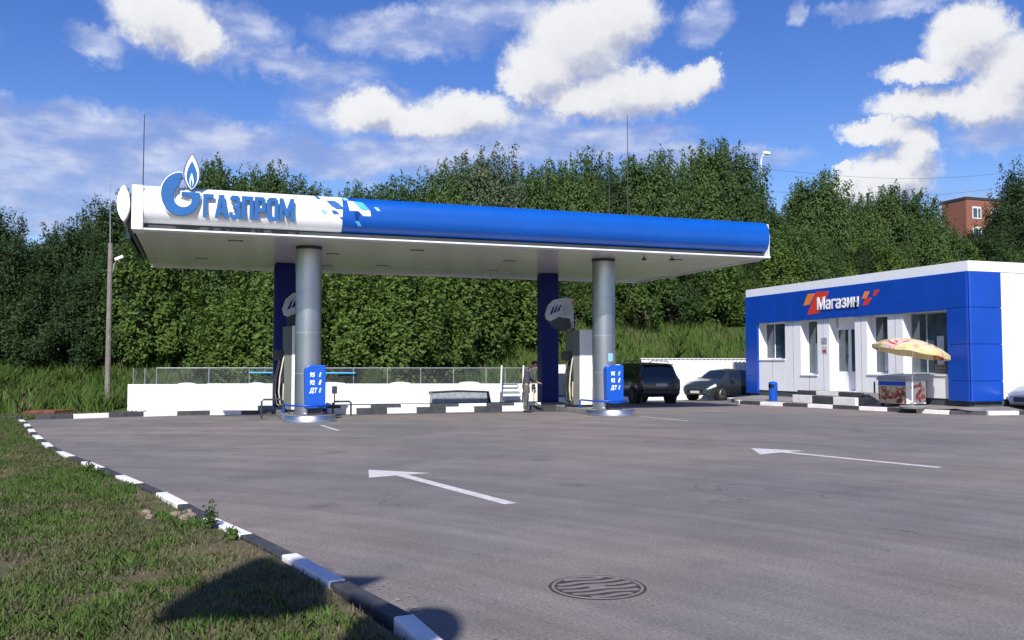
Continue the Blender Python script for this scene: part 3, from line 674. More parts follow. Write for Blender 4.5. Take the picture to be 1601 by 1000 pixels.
# condensed capitals, on a unit box 1 high
T = .19
G = {
 'Г': (.62, [[(0, 0), (0, 1), (.62, 1), (.62, .84), (T, .84), (T, 0)]]),
 'А': (.78, [[(0, 0), (.24, 1), (.54, 1), (.78, 0), (.58, 0), (.535, .22), (.245, .22), (.20, 0)], [(.28, .37), (.50, .37), (.39, .84)]]),
 'З': (.66, [[(.04, .80), (.04, .92), (.16, 1), (.50, 1), (.64, .90), (.64, .58), (.56, .51), (.66, .44), (.66, .10), (.52, 0), (.14, 0), (.0, .10), (.0, .26), (.19, .26), (.19, .15), (.46, .15), (.46, .43), (.22, .43), (.22, .58), (.45, .58), (.45, .85), (.22, .85), (.22, .80)]]),
 'П': (.70, [[(0, 0), (0, 1), (.70, 1), (.70, 0), (.50, 0), (.50, .84), (.20, .84), (.20, 0)]]),
 'Р': (.66, [[(0, 0), (0, 1), (.52, 1), (.66, .90), (.66, .46), (.52, .36), (.20, .36), (.20, 0)], [(.20, .85), (.20, .51), (.46, .51), (.46, .85)]]),
 'О': (.70, [[(.14, 0), (0, .12), (0, .88), (.14, 1), (.56, 1), (.70, .88), (.70, .12), (.56, 0)], [(.20, .15), (.50, .15), (.50, .85), (.20, .85)]]),
 'М': (.92, [[(0, 0), (0, 1), (.22, 1), (.46, .50), (.70, 1), (.92, 1), (.92, 0), (.73, 0), (.73, .62), (.52, .20), (.40, .20), (.19, .62), (.19, 0)]]),
}
x = .02; word = 'ГАЗПРОМ'; tot = sum(G[c][0] for c in word); space = .115; H_ = .60; kk = (2.29) / (tot + space * 6)
for i, ch in enumerate(word):
    w_, sp = G[ch]
    o = poly_obj('letter', M['emblem_blue'], sg, [[(x + p[0] * kk, 5.435 + p[1] * H_) for p in s_] for s_ in sp], pl(.05), .055, off=.008)
    o['label'] = 'blue raised capital letter ' + ch
    x += (w_ + space) * kk

# lightning rods on the canopy
for (x_, y_, z_, r_, lb) in ((-1.60, 27.2, 8.73, .012, 'thin lightning rod at the left end of the canopy roof'), (14.04, 28, 10.35, .012, 'taller of two thin rods on the right of the canopy roof'), (14.75, 31, 9.5, .012, 'shorter of two thin rods on the right of the canopy roof')):
    t = thing('lightning_rod', (x_, y_, 5.36), lb, 'lightning rod')
    part('rod', M['dark_metal'], t, lambda m: m.tube([(x_, y_, 5.42), (x_, y_, z_)], [r_ * 1.7, .012], 6)); part('base', M['dark_metal'], t, lambda m: m.lathe((x_, y_, 5.36), [(.09, 0), (.09, .03), (.03, .08)], 10))

# ------------------------------------------------------------------ islands
for (cx, yb, lb) in ((3.0, 29.6, 'grey concrete fuel island under the left columns with rounded steel nose'), (12.52, 33.0, 'grey concrete fuel island under the right columns with rounded steel nose')):
    t = thing('fuel_island', (cx, 26, 0), lb, 'fuel island', 'fuel islands')
    n = 20; hw = .68; yc = 26.12
    arcp = [(cx + hw * math.cos(a), yc + hw * math.sin(a)) for a in [math.pi + math.pi * i / n for i in range(n + 1)]]
    pts = arcp + [(cx + hw, yb), (cx - hw, yb)]
    part('platform', M['concrete'], t, lambda m: m.prism(pts, 'z', .001, .17), bevel=.015)
    m = MB(); prof = [(.05, .004), (.066, .008), (.066, .05), (.040, .13), (.018, .178), (.0, .186), (-.05, .187)]
    vs = []; path = [(cx - hw, yc + .5)] + arcp + [(cx + hw, yc + .5)]
    for i, (px_, py_) in enumerate(path):
        if i == 0: nx, ny_ = -1, 0
        elif i == len(path) - 1: nx, ny_ = 1, 0
        else: nx, ny_ = (px_ - cx) / hw, (py_ - yc) / hw
        for (d, z) in prof: vs.append((px_ + nx * d, py_ + ny_ * d, z))
    k = len(prof); m.add(vs, [(i * k + j, (i + 1) * k + j, (i + 1) * k + j + 1, i * k + j + 1) for i in range(len(path) - 1) for j in range(k - 1)])
    m.build('nose_guard', M['chrome'], t, smooth=True)
# crash rails
def rail(pts, mat, lb, r=.03):
    t = thing('guard_rail', (pts[0][0], pts[0][1], 0), lb, 'guard rail'); part('tube', M[mat], t, lambda m: m.tube(pts, r, 10), smooth=True)
def loop(x0, x1, y, z0, zt): return [(x0, y, z0), (x0, y, zt - .05), (x0 + .05, y, zt), (x1 - .05, y, zt), (x1, y, zt - .05), (x1, y, z0)]
def arcrail(cx, z): return [(cx - .62, 27.4, .17), (cx - .62, 27.4, z - .05), (cx - .62, 27.3, z)] + [(cx + .62 * math.cos(a), 26.55 + .56 * math.sin(a), z) for a in [math.pi + math.pi * i / 14 for i in range(15)]] + [(cx + .62, 27.3, z), (cx + .62, 27.4, z - .05), (cx + .62, 27.4, .17)]
rail(arcrail(3.0, .45), 'blue', 'blue tube guard rail wrapped round the left front column'); rail(arcrail(12.55, .45), 'blue', 'blue tube guard rail wrapped round the right front column')
rail(loop(1.75, 2.36, 27.6, 0, .58), 'dark_metal', 'dark guard rail on the left side of the left fuel island')
rail(loop(3.98, 4.55, 28.6, 0, .45), 'dark_metal', 'dark guard rail on the right side of the left fuel island')

# fuel grade boards in front of the columns
def board(cx, lb):
    t = thing('fuel_grade_board', (cx, 26.3, .17), lb, 'price board', 'fuel grade boards'); y0, y1 = 26.12, 26.40
    w = .285; poly = [(cx - w, .36), (cx + w, .36), (cx + w, 1.60), (cx - .12, 1.60)] + [(cx - .12 - .19 * math.sin(a), 1.42 + .18 * math.cos(a)) for a in [math.pi / 2 * i / 8 for i in range(1, 9)]]
    b = part('panel', M['blue_board'], t, lambda m: m.prism(poly, 'y', y0, y1), bevel=.015)
    part('stand', M['dark_metal'], t, lambda m: (m.bb(cx - .2, cx + .22, 26.2, 26.34, .172, .355)))
    for k, (tx, tz) in enumerate((('95', 1.27), ('92', 1.05), ('ДТ', .82))):
        text_obj('lettering', tx, M['glyph'], b, lambda u, v, q: (cx - .17 + u + (v * .12), y0 - .004 + q * .2, tz + v), .175, .006, .035, .82)
        poly_obj('glyph', M['glyph' if k == 1 else 'grey_text'], b, [[(0, 0), (.05, -.01), (.085, .12), (.04, .14)]], lambda u, v, q: (cx + .085 + u, y0 - .004 + q * .2, tz + v), .006)
M['blue_board'] = pm('blue_board_film', (.003, .085, .50), .35, var=.05)
board(3.14, 'blue fuel grade board reading 95 92 ДТ before the left front column'); board(12.62, 'blue fuel grade board reading 95 92 ДТ before the right front column')

# pumps
def pump(cx, cy, lb, hdx=0):
    t = thing('fuel_pump', (cx, cy, .17), lb, 'fuel pump', 'fuel pumps')
    part('cabinet', M['white'], t, lambda m: m.bb(cx - .02, cx + .44, cy - .38, cy + .38, .25, 2.80), bevel=.015)
    part('plinth', M['black'], t, lambda m: m.bb(cx - .24, cx + .46, cy - .40, cy + .40, .17, .248))
    part('hose_tower', M['grey_side'], t, lambda m: m.bb(cx - .24, cx - .023, cy - .36, cy + .36, .25, 2.78), bevel=.015)
    part('display', M['glass_dark'], t, lambda m: m.bb(cx - .262, cx - .243, cy - .26, cy + .26, 1.35, 1.75))
    # rounded header board on top
    hx = cx - .55 + hdx; pts = [(hx - .60, 3.32), (hx - .50, 3.62), (hx - .28, 3.82), (hx + .1, 3.90), (hx + .42, 3.86), (hx + .44, 2.85), (hx + .36, 2.84), (hx + .30, 3.18), (hx - .1, 3.24), (hx - .42, 3.08), (hx - .55, 3.14)]
    h = part('header_board', M['hatch'], t, lambda m: m.prism(pts, 'y', cy - .10, cy + .02), bevel=.01)
    part('header_housing', M['dark_metal'], t, lambda m: m.prism([(hx - .48, 3.06), (hx - .12, 3.22), (hx + .29, 3.16), (hx + .33, 2.84), (hx + .02, 2.74), (hx - .24, 2.82)], 'y', cy - .07, cy + .05), bevel=.01)
    for k_ in range(3): poly_obj('header_stripe', M['navy'], h, [[(hx - .46 + .13 * k_, 3.30 + .05 * k_), (hx - .36 + .13 * k_, 3.34 + .05 * k_), (hx - .28 + .13 * k_, 3.62 + .03 * k_), (hx - .35 + .13 * k_, 3.55 + .03 * k_)]], lambda u, v, q: (u, cy - .106 + q, v), .006)
    part('header_mast', M['dark_metal'], t, lambda m: m.bb(cx - .14, cx - .06, cy - .05, cy + .05, 2.78, 3.3))
    part('red_marker', M['red'], h, lambda m: m.bb(hx + .36, hx + .44, cy - .112, cy - .102, 3.66, 3.76))
    for k, (yy, mt_, dx) in enumerate(((-.30, 'hose_cream', -.36), (-.20, 'black', -.50), (-.10, 'hose_cream', -.46), (.0, 'black', -.32))):
        hh = [(cx - .22, cy + yy, 1.95 - .1 * k), (cx + dx * .75, cy + yy, 1.75), (cx + dx, cy + yy - .03, 1.25), (cx + dx * 1.08, cy + yy - .03, .80), (cx + dx * .95, cy + yy, .42), (cx + dx * .7, cy + yy, .34), (cx - .26, cy + yy, .55), (cx - .25, cy + yy, 1.05)]
        q = part('hose', M[mt_], t, lambda m: m.tube(hh, .022, 8), smooth=True)
        part('nozzle', M['black'], t, lambda m: (m.box((cx - .30, cy + yy, 1.14), (.10, .05, .20)), m.tube([(cx - .30, cy + yy, 1.22), (cx - .24, cy + yy, 1.34)], .014, 6)), bevel=.008)
    part('valve_box', M['dark_metal'], t, lambda m: m.bb(cx - .52, cx - .27, cy - .2, cy + .1, 1.75, 2.06), bevel=.01)
pump(2.66, 28.3, 'white fuel pump with hoses half hidden behind the left steel column', .85)
pump(12.18, 28.3, 'white fuel pump with cream hoses left of the right steel column')

# ------------------------------------------------------------------ tank yard: wall, domes, fence, steps
w = thing('white_wall', (6, 40.3, -.3), 'low white rendered wall behind the fuel islands', 'wall')
m = MB(); xw = [-2.8, .25, 6.4, 10, 15.5, 17.2]
for a, b_, dy, dz in ((-2.8, .3, -.02, 0), (.302, 8.2, 0, .0), (8.202, 17.4, .01, 0)):
    pass
def wall_seg(m, a, b_, y, z0, z1a, z1b, th=.18): m.prism([(a, z0), (b_, z0), (b_, z1b), (a, z1a)], 'y', y, y + th)
part('wall_panel', M['white'], w, lambda m: wall_seg(m, -2.8, .30, 40.28, -.6, .79, .775), bevel=.01)
part('wall_panel', M['white'], w, lambda m: wall_seg(m, .305, 8.4, 40.30, -.6, .80, .73), bevel=.01)
part('wall_panel', M['white'], w, lambda m: wall_seg(m, 8.405, 17.4, 40.27, -.6, .735, .67), bevel=.01)
for i, (a, b_) in enumerate(((-.93, -.1), (2.0, 2.75), (5.0, 6.3), (8.3, 9.3), (11.6, 12.65))):
    c_ = (a + b_) / 2; m = MB(); m.lathe((0, 0, 0), [((b_ - a) / 2, -.9), ((b_ - a) / 2, .0), ((b_ - a) / 2 * .85, .05), ((b_ - a) / 2 * .4, .082), (.001, .09)], 28)
    o = m.build('tank_hatch', M['hatch_white'] if 'hatch_white' in M else M['white'], smooth=True); o.location = (c_, 41.0, .74 - c_ * .003)
    tag(o, ('leftmost', 'second from left', 'middle', 'second from right', 'rightmost')[i] + ' of the five low white domes behind the white wall', 'tank hatch', 'tank hatches behind the wall')
fn = thing('chain_link_fence', (6, 42, 0), 'low galvanised chain link fence on thin posts behind the white wall', 'fence')
for x_ in (-2.7, -2.24, -1.77, .39, 2.11, 5.2, 6.79, 8.39, 10.0, 11.62, 13.28, 14.27, 15.62, 17.3):
    part('post', M['galv'], fn, lambda m: m.tube([(x_, 42, -.3), (x_, 42, 1.46)], .022, 6))
part('top_rail', M['galv'], fn, lambda m: m.tube([(-1.77, 42, 1.45), (17.3, 42, 1.42)], .024, 6))
m = MB(); hgt = 1.45; z0 = .1
k = 0
while k * .09 < 20 + 1.4:
    xs = -2.7 + k * .09
    for sgn in (1, -1):
        a = (xs, z0); b_ = (xs - sgn * 0 + sgn * (hgt - z0), hgt)
        if sgn == 1 and a[0] < 17.3 or sgn == -1:
            (xa, za), (xb, zb) = a, b_
            if xb > 17.3: t_ = (17.3 - xa) / (xb - xa); xb, zb = 17.3, za + (zb - za) * t_
            if xb < -2.7: t_ = (xa + 2.7) / (xa - xb); xb, zb = -2.7, za + (zb - za) * t_
            if xa > 17.3:
                if xb >= 17.3: continue
                t_ = (xa - 17.3) / (xa - xb); xa, za = 17.3, za + (zb - za) * t_
            r_ = .0028; m.add([(xa - r_, 42.0, za), (xa + r_, 42.0, za), (xb + r_, 42.0, zb), (xb - r_, 42.0, zb), (xa, 42.004, za), (xb, 42.004, zb)], [(0, 1, 2, 3), (1, 4, 5, 2), (4, 0, 3, 5)])
    k += 1
m.build('wire_mesh', M['galv'], fn)
o = MB().tube([(2.1, 41.9, 1.24), (6.85, 41.9, 1.20)], .035, 8).build('blue_pipe', M['cyan'], smooth=True, org=(4.5, 41.9, 1.22)); tag(o, 'long light blue pipe running along the chain link fence', 'pipe')
# grey hatch box in front of the wall
t = thing('grey_hatch_box', (11.3, 40.0, -.2), 'grey sheet metal box with a sloping lid in front of the white wall', 'metal box')
part('body', M['hatch'], t, lambda m: m.prism([(9.98, -.4), (12.66, -.4), (12.60, .33), (11.3, .38), (10.02, .33)], 'y', 39.75, 40.24))
part('lid', M['dark_metal'], t, lambda m: m.prism([(9.95, .335), (11.3, .385), (12.66, .335), (12.74, -.15), (12.80, -.15), (12.70, .37), (11.3, .42), (9.95, .37)], 'y', 39.70, 40.25))
# access steps
t = thing('access_steps', (13.8, 39.9, -.2), 'white metal steps with tall handrails at the white wall', 'steps')
for k in range(5): part('tread', M['hatch'], t, lambda m: m.bb(13.42, 14.28, 39.55 + k * .14, 39.75 + k * .14, -.12 + k * .2, -.08 + k * .2))
for k in range(4): part('riser', M['white'], t, lambda m: m.bb(13.44, 14.26, 39.74 + k * .14, 39.75 + k * .14, -.06 + k * .2, .04 + k * .2))
for x_ in (13.28, 14.36):
    part('handrail', M['white'], t, lambda m: (m.tube([(x_ - .12, 39.4, -.15), (x_, 39.6, 1.55)], .035, 8), m.tube([(x_ + .16, 40.2, -.1), (x_ + .02, 39.62, 1.55)], .035, 8)), smooth=True)
t = thing('valve_pipes', (14.9, 40.0, -.2), 'pair of yellow pipes with dark valve heads beside the white steps', 'pipes')
for x_ in (14.75, 15.05):
    part('pipe', M['yellow'], t, lambda m: m.tube([(x_, 40.1, -.4), (x_, 40.1, .45)], .03, 8)); part('valve', M['black'], t, lambda m: (m.lathe((x_, 40.1, .45), [(.08, 0), (.11, .05), (.08, .12), (.1, .18), (.05, .22)], 12)))
# small sign post near the left island
t = thing('small_sign_post', (4.15, 29.2, .0), 'tiny square plate on a short red and white post by the left island', 'sign post')
part('post', M['valve_red'], t, lambda m: m.tube([(4.45, 31.6, .2), (4.45, 31.6, .62)], .02, 8)); part('plate', M['hatch'], t, lambda m: m.bb(4.36, 4.54, 31.57, 31.60, .6, .86), bevel=.01)
# grey-blue bin behind the right pump
t = thing('storage_box', (14.6, 36.0, 0), 'grey box with blue stripe and white base behind the right fuel pump', 'storage box')
part('body', M['hatch'], t, lambda m: m.prism([(13.9, .3), (15.2, .3), (15.2, 1.22), (14.2, 1.22), (13.9, 1.0)], 'y', 35.6, 36.3), bevel=.02)
part('stripe', M['blue'], t, lambda m: m.bb(13.88, 15.22, 35.58, 36.32, .22, .295)); part('base', M['white'], t, lambda m: m.bb(13.92, 15.18, 35.62, 36.28, .0, .215))
# right corrugated wall
t = thing('corrugated_fence', (24, 39, -.2), 'tall white corrugated sheet fence behind the parked cars', 'fence')
def corr(m, x0, x1, y, z0, z1):
    xs = []; x = x0; k = 0
    while x < x1: xs.append((x, y + (0 if k % 4 in (0, 1) else .03))); x += .06; k += 1
    n = len(xs); m.add([(a, b, z0) for a, b in xs] + [(a, b, z1) for a, b in xs], [(i, i + 1, n + i + 1, n + i) for i in range(n - 1)])
    m.bb(x0, x1, y + .035, y + .06, z0, z1 - .01)
part('sheet', M['white'], t, lambda m: corr(m, 20.35, 30.5, 39.2, -.4, 1.87)); part('low_sheet', M['white'], t, lambda m: corr(m, 15.8, 20.3, 39.3, -.4, 1.60))
part('cap_rail', M['white'], t, lambda m: (m.bb(20.3, 30.5, 39.16, 39.28, 1.872, 1.91)))
# concrete mast
t = thing('lightning_mast', (-3.67, 41.5, -.3), 'weathered concrete mast with a small floodlight and rod on the verge', 'mast')
part('pole', M['wood_pole'], t, lambda m: (m.lathe((-3.67, 41.5, 0), [(.12, -.7), (.098, 6.77)], 10))); part('rod', M['galv'], t, lambda m: m.tube([(-3.69, 41.5, 6.7), (-3.75, 41.5, 9.7)], [.024, .010], 6))
q = part('lamp_arm', M['galv'], t, lambda m: m.tube([(-3.58, 41.5, 5.5), (-3.50, 41.5, 5.9), (-3.42, 41.45, 6.08)], .025, 6))
part('floodlight', M['white'], q, lambda m: m.prism([(-3.46, 6.01), (-3.14, 6.17), (-3.19, 6.28), (-3.51, 6.12)], 'y', 41.33, 41.55), bevel=.01)

# ------------------------------------------------------------------ shop
XF, YA, YB = 27.5, 26.3, 40.9
st = thing('shop_building', (27.5, 33, .1), 'low white shop building with a blue frame, recessed windows and corner pillar', 'shop')
ZT, ZB0, ZB1 = 5.56, 3.73, 5.16
# white facade panels between the openings
OP = [('w', 37.66, 39.84, 1.87), ('w', 35.19, 36.42, 1.12), ('d', 32.62, 34.33, .42), ('w', 30.60, 31.84, 1.20), ('w', 27.36, 29.72, 1.22)]
part('roof', M['galv'], st, lambda m: m.bb(27.6, 44, YA + .2, YB - .1, 5.2, 5.3))
part('parapet', M['white'], st, lambda m: (m.bb(XF - .03, XF + .25, YA - .03, YB + .03, ZB1 + .003, ZT), m.bb(XF + .253, 44, YA - .03, YA + .22, ZB1 + .003, ZT), m.bb(XF + .253, 44, YB - .2, YB + .03, ZB1 + .003, ZT)), bevel=.006)
def wallm(m):
    ys = [27.30]
    for k, a, b_, z in sorted(OP, key=lambda q: q[1]): ys += [a, b_]
    ys += [39.88]
    for i in range(0, len(ys), 2):
        if ys[i + 1] - ys[i] > .02: m.bb(XF + .02, XF + .10, ys[i], ys[i + 1], .28, ZB0)
    for k, a, b_, z in OP:
        if k == 'w': m.bb(XF + .02, XF + .10, a + .002, b_ - .002, .28, z)
part('facade', M['white'], st, wallm, bevel=.006)
def joints(m):
    for y in (28.5, 30.15, 31.2, 32.2, 34.75, 35.8, 37.0, 38.7):
        z1 = ZB0
        for k, a, b_, z in OP:
            if a < y < b_: z1 = z
        m.bb(XF + .012, XF + .0195, y - .012, y + .012, .29, z1 - .02)
for y in (28.5, 30.15, 31.2, 32.2, 34.75, 35.8, 37.0, 38.7):
    z1 = ZB0
    for k, a, b_, z in OP:
        if a < y < b_: z1 = z
    part('panel_joint', M['hatch'], st, lambda m: m.bb(XF + .012, XF + .0195, y - .012, y + .012, .29, z1 - .02))
part('plinth', M['plinth'], st, lambda m: (m.bb(XF + .06, XF + .2, YA + .1, YB - .1, -.4, .278), m.bb(XF + .2, 44, YA + .06, YA + .2, -.4, .278)))
D = .46
for i, (k, a, b_, z) in enumerate(OP):
    q = part('window' if k == 'w' else 'door_recess', M['white'], st, lambda m: (m.bb(XF + .101, XF + D + .1, b_, b_ + .06, z, ZB0), m.bb(XF + .101, XF + D + .1, a - .06, a, z, ZB0), m.bb(XF + .05, XF + D + .1, a - .05, b_ + .05, ZB0 + .001, ZB0 + .05), m.bb(XF - .03, XF + D + .1, a - .02 if k == 'w' else a, b_ + .02 if k == 'w' else b_, z - .06, z - .002)), bevel=.004)
    if k == 'w':
        part('pane', M['shop_glass'], q, lambda m: m.bb(XF + D, XF + D + .02, a + .05, b_ - .05, z + .05, ZB0 - .05))
        def frame(m):
            for (ya, yb, za, zb) in ((a, a + .06, z, ZB0), (b_ - .06, b_, z, ZB0), (a + .06, b_ - .06, z, z + .06), (a + .06, b_ - .06, ZB0 - .06, ZB0)): m.bb(XF + D - .03, XF + D + .05, ya, yb, za, zb)
            if b_ - a > 1.5: m.bb(XF + D - .02, XF + D + .04, (a + b_) / 2 + .3, (a + b_) / 2 + .36, z + .06, ZB0 - .06)
        part('frame', M['hatch'] if i == 4 else M['white'], q, frame)
        def curt(m):
            ys = [a + .1 + j * .05 for j in range(int((b_ - a - .2) / .05))]; sel = [y for y in ys if (i in (0,) and y < a + .7) or (i in (1, 3) and y < a + .75)]
            if len(sel) > 1:
                n = len(sel); m.add([(XF + D - .003 - .004 * (j % 2), y, z + .1) for j, y in enumerate(sel)] + [(XF + D - .003 - .004 * (j % 2), y, z + (1.5 if i else 1.2)) for j, y in enumerate(sel)], [(j, j + 1, n + j + 1, n + j) for j in range(n - 1)])
        if i in (1, 3): part('curtain', M['curtain'], q, curt)
    else:
        dr = part('door', M['white'], q, lambda m: (m.bb(XF + D, XF + D + .05, a, a + .09, z, 3.3), m.bb(XF + D, XF + D + .05, b_ - .09, b_, z, 3.3), m.bb(XF + D, XF + D + .05, a + .09, b_ - .09, 3.2, 3.3), m.bb(XF + D + .002, XF + D + .048, (a + b_) / 2 - .1, (a + b_) / 2 + .1, z, 3.2),
                                               m.bb(XF + D, XF + D + .05, a + .09, b_ - .09, z, 1.28), m.bb(XF + D + .004, XF + D + .046, a + .09, b_ - .09, 3.3, ZB0)), bevel=.004)
        part('pane', M['shop_glass'], dr, lambda m: (m.bb(XF + D + .01, XF + D + .03, a + .091, (a + b_) / 2 - .101, 1.281, 3.199)))
        part('pane', M['shop_glass'], dr, lambda m: (m.bb(XF + D + .01, XF + D + .03, (a + b_) / 2 + .101, b_ - .091, 1.281, 3.199)))
        part('handle', M['steel'], dr, lambda m: m.tube([(XF + D - .05, (a + b_) / 2 + .05, 1.2), (XF + D - .05, (a + b_) / 2 + .05, 1.9)], .018, 8))
# notices beside the door
part('notice', M['hatch'], st, lambda m: m.bb(XF + .008, XF + .0185, 34.5, 34.9, 2.55, 2.85)); part('notice', M['plate'], st, lambda m: m.bb(XF + .008, XF + .0185, 34.5, 34.85, 2.1, 2.45))
part('notice_print', M['valve_red'], st, lambda m: m.bb(XF + .004, XF + .0075, 34.55, 34.8, 2.15, 2.28))
# interior shelf seen in the big window
part('window_poster', M['curtain'], st, lambda m: m.bb(XF + D - .012, XF + D - .004, 28.0, 28.35, 1.6, 2.75))
part('shelf_goods', M['stone'], st, lambda m: [m.bb(XF + D - .012, XF + D - .002, 27.95 + j * .11, 28.04 + j * .11, 1.32 + .11 * kq, 1.40 + .11 * kq) for j in range(5) for kq in range(3)])
# blue frame in panels
def bandm(m):
    y = YA + .985
    while y < YB - .01:
        b_ = min(YB, y + 1.22); m.bb(XF - .10, XF + .02 - .003, y + .006, b_ - .006, ZB0, ZB1); y += 1.22
part('blue_band', M['blue'], st, bandm, bevel=.004)
def pil(m, z0, z1):
    n = 8; r = .16; pts = [(XF - .10, 27.28), (XF - .10, YA + r - .1)] + [(XF - .10 + r - r * math.cos(math.pi / 2 * i / n), YA - .1 + r - r * math.sin(math.pi / 2 * i / n)) for i in range(n + 1)] + [(29.0, YA - .1), (29.0, YA - .003), (XF + .017, YA - .003), (XF + .017, 27.28)]
    m.prism(pts, 'z', z0, z1)
for z0, z1 in ((.22, .98), (1.0, 2.38), (2.40, 3.78), (3.80, ZB1 - .003)): part('corner_panel', M['blue'], st, lambda m: pil(m, z0, z1), smooth=True)
part('panel_gap', M['navy'], st, lambda m: m.bb(XF - .07, 28.98, YA - .06, YA - .004, .25, 5.1))
for z0, z1 in ((.1, .98), (1.0, 2.38), (2.40, 3.727)): part('pillar_panel', M['blue'], st, lambda m: m.bb(XF - .10, XF + .017, 39.86, YB, z0, z1), bevel=.006)
part('side_wall', M['white'], st, lambda m: (m.bb(28.0, 33.0, YA, YA + .1, .28, ZB1), m.bb(33.004, 38, YA, YA + .1, .28, ZB1), m.bb(38.004, 44, YA, YA + .1, .28, ZB1), m.bb(28, 44, YB - .1, YB, .28, ZB1), m.bb(43.9, 44, YA + .1, YB - .1, .28, ZB1)), bevel=.004)
part('side_window', M['shop_glass'], st, lambda m: m.bb(35, 37, YA - .02, YA - .004, 1.4, 3.2))
# shop sign
ss = thing('shop_sign', (XF - .12, 33.5, 4.5), 'white shop lettering with red and orange flags on the blue band', 'sign')
sp_ = lambda off: (lambda u, v, w: (XF - .104 - off + w, 35.0 - u, v))
tx = text_obj('lettering', 'Магазин', M['glyph'], ss, lambda u, v, w: (XF - .135 + w, 35.0 - u, 4.17 + v), .78, .03, .018, .86)
wd = max(v.co.y for v in tx.data.vertices) - min(v.co.y for v in tx.data.vertices)
y1_ = max(v.co.y for v in tx.data.vertices)
for v in tx.data.vertices: v.co.y = y1_ - (y1_ - v.co.y) * 2.80 / wd
def flag(mat, pts, off=0): poly_obj('flag_shape', M[mat], ss, [[(35.0 - y, z) for y, z in pts]], sp_(off), .014)
flag('red', [(35.05, 5.02), (34.2, 4.99), (34.25, 4.82), (34.75, 4.2), (34.85, 4.02), (35.72, 3.96), (35.6, 4.2), (35.2, 4.8)])
flag('orange', [(35.66, 4.97), (35.18, 4.96), (35.28, 4.78), (35.55, 4.46), (36.0, 4.42), (35.9, 4.62)])
flag('orange', [(31.78, 4.80), (31.50, 4.78), (31.60, 4.62), (31.68, 4.48), (31.98, 4.48), (31.9, 4.62)])
flag('red', [(31.70, 4.50), (31.36, 4.50), (31.48, 4.36), (31.60, 4.20), (31.96, 4.18), (31.84, 4.34)])
flag('red', [(31.18, 4.82), (30.90, 4.80), (31.0, 4.68), (31.08, 4.56), (31.30, 4.56), (31.24, 4.68)])
st.location = (23.925, 28.71, .3015); st.scale = (.87, .87, .87); ss.location = (23.82, 29.145, 4.13); ss.scale = (.87, .87, .87)
# entrance steps, striped blocks
t = thing('entrance_steps', (23.1, 29, .12), 'black and white striped entrance steps before the shop door', 'steps')
part('landing', M['concrete'], t, lambda m: m.bb(23.105, 23.9, 26.95, 30.65, .16, .555)); part('lower_step', M['concrete'], t, lambda m: m.bb(22.305, 23.10, 26.35, 30.0, .14, .40))
for k, (a, b_) in enumerate(((29.5, 30.66), (28.2, 29.49), (26.92, 28.19))): part('step_block', M['kerb_black' if k % 2 == 0 else 'kerb_white'], t, lambda m: m.bb(22.96, 23.104, a, b_, .41, .57), bevel=.01)
for k, (a, b_) in enumerate(((28.72, 29.9), (27.5, 28.71), (26.3, 27.49))): part('step_block', M['kerb_white' if k % 2 == 0 else 'kerb_black'], t, lambda m: m.bb(22.16, 22.304, a, b_, .125, .42), bevel=.01)
# litter bin
t = thing('litter_bin', (22.15, 31.15, .12), 'blue round litter bin with open mouth at the kerb before the shop', 'litter bin')
part('body', M['blue_board'], t, lambda m: m.lathe((22.15, 31.15, .12), [(.15, 0), (.17, .05), (.175, .50), (.18, .52)], 24), smooth=True)
part('hood', M['blue_board'], t, lambda m: (m.lathe((22.15, 31.15, .12), [(.185, .68), (.18, .74), (.12, .79), (.001, .80)], 24), m.lathe((22.15, 31.15, .12), [(.18, .52), (.183, .68)], 24, R(-110), R(150))), smooth=True)
part('liner', M['black'], t, lambda m: m.lathe((22.15, 31.15, .12), [(.14, .5), (.14, .69)], 16))

# freezer with printed front
def prints(name, cols):
    m_, N, L, b = nodes_of(name); tc = N.new('ShaderNodeTexCoord'); n = N.new('ShaderNodeTexNoise'); n.inputs['Scale'].default_value = 2.3; n.inputs['Detail'].default_value = 3; n.inputs['Distortion'].default_value = 1.2
    L.new(tc.outputs['Object'], n.inputs['Vector']); r = N.new('ShaderNodeValToRGB'); r.color_ramp.interpolation = 'CONSTANT'; e = r.color_ramp.elements
    e[0].position = 0; e[0].color = (*cols[0], 1); e[1].position = .40; e[1].color = (*cols[1], 1)
    for i, c in enumerate(cols[2:]):
        q = e.new(.48 + i * .07); q.color = (*c, 1)
    L.new(n.outputs['Fac'], r.inputs[0]); L.new(r.outputs[0], b.inputs['Base Color']); b.inputs['Roughness'].default_value = .45; return m_
M['print_a'] = prints('freezer_print', [(.10, .03, .02), (.35, .12, .06), (.60, .50, .38), (.55, .35, .18), (.16, .05, .03)])
M['print_b'] = prints('freezer_print_bright', [(.75, .75, .78), (.80, .78, .76), (.78, .74, .72), (.65, .16, .10), (.35, .08, .05)])
fz = thing('ice_cream_freezer', (23.2, 25.1, .2), 'chest freezer with printed ice cream pictures under the parasol', 'freezer')
fx0, fx1, fy0, fy1 = 22.78, 23.62, 24.5, 25.85
part('body', M['white'], fz, lambda m: m.bb(fx0, fx1, fy0, fy1, .26, 1.06), bevel=.02)
part('print_panel', M['print_a'], fz, lambda m: m.bb(fx0 - .006, fx0 - .001, fy0 + .03, fy1 - .03, .28, .86))
part('print_panel', M['print_b'], fz, lambda m: m.bb(fx0 + .03, fx1 - .03, fy0 - .006, fy0 - .001, .28, 1.02))
part('header_strip', M['blue_board'], fz, lambda m: m.bb(fx0 - .008, fx0 - .001, fy0 + .03, fy1 - .03, .88, 1.03))
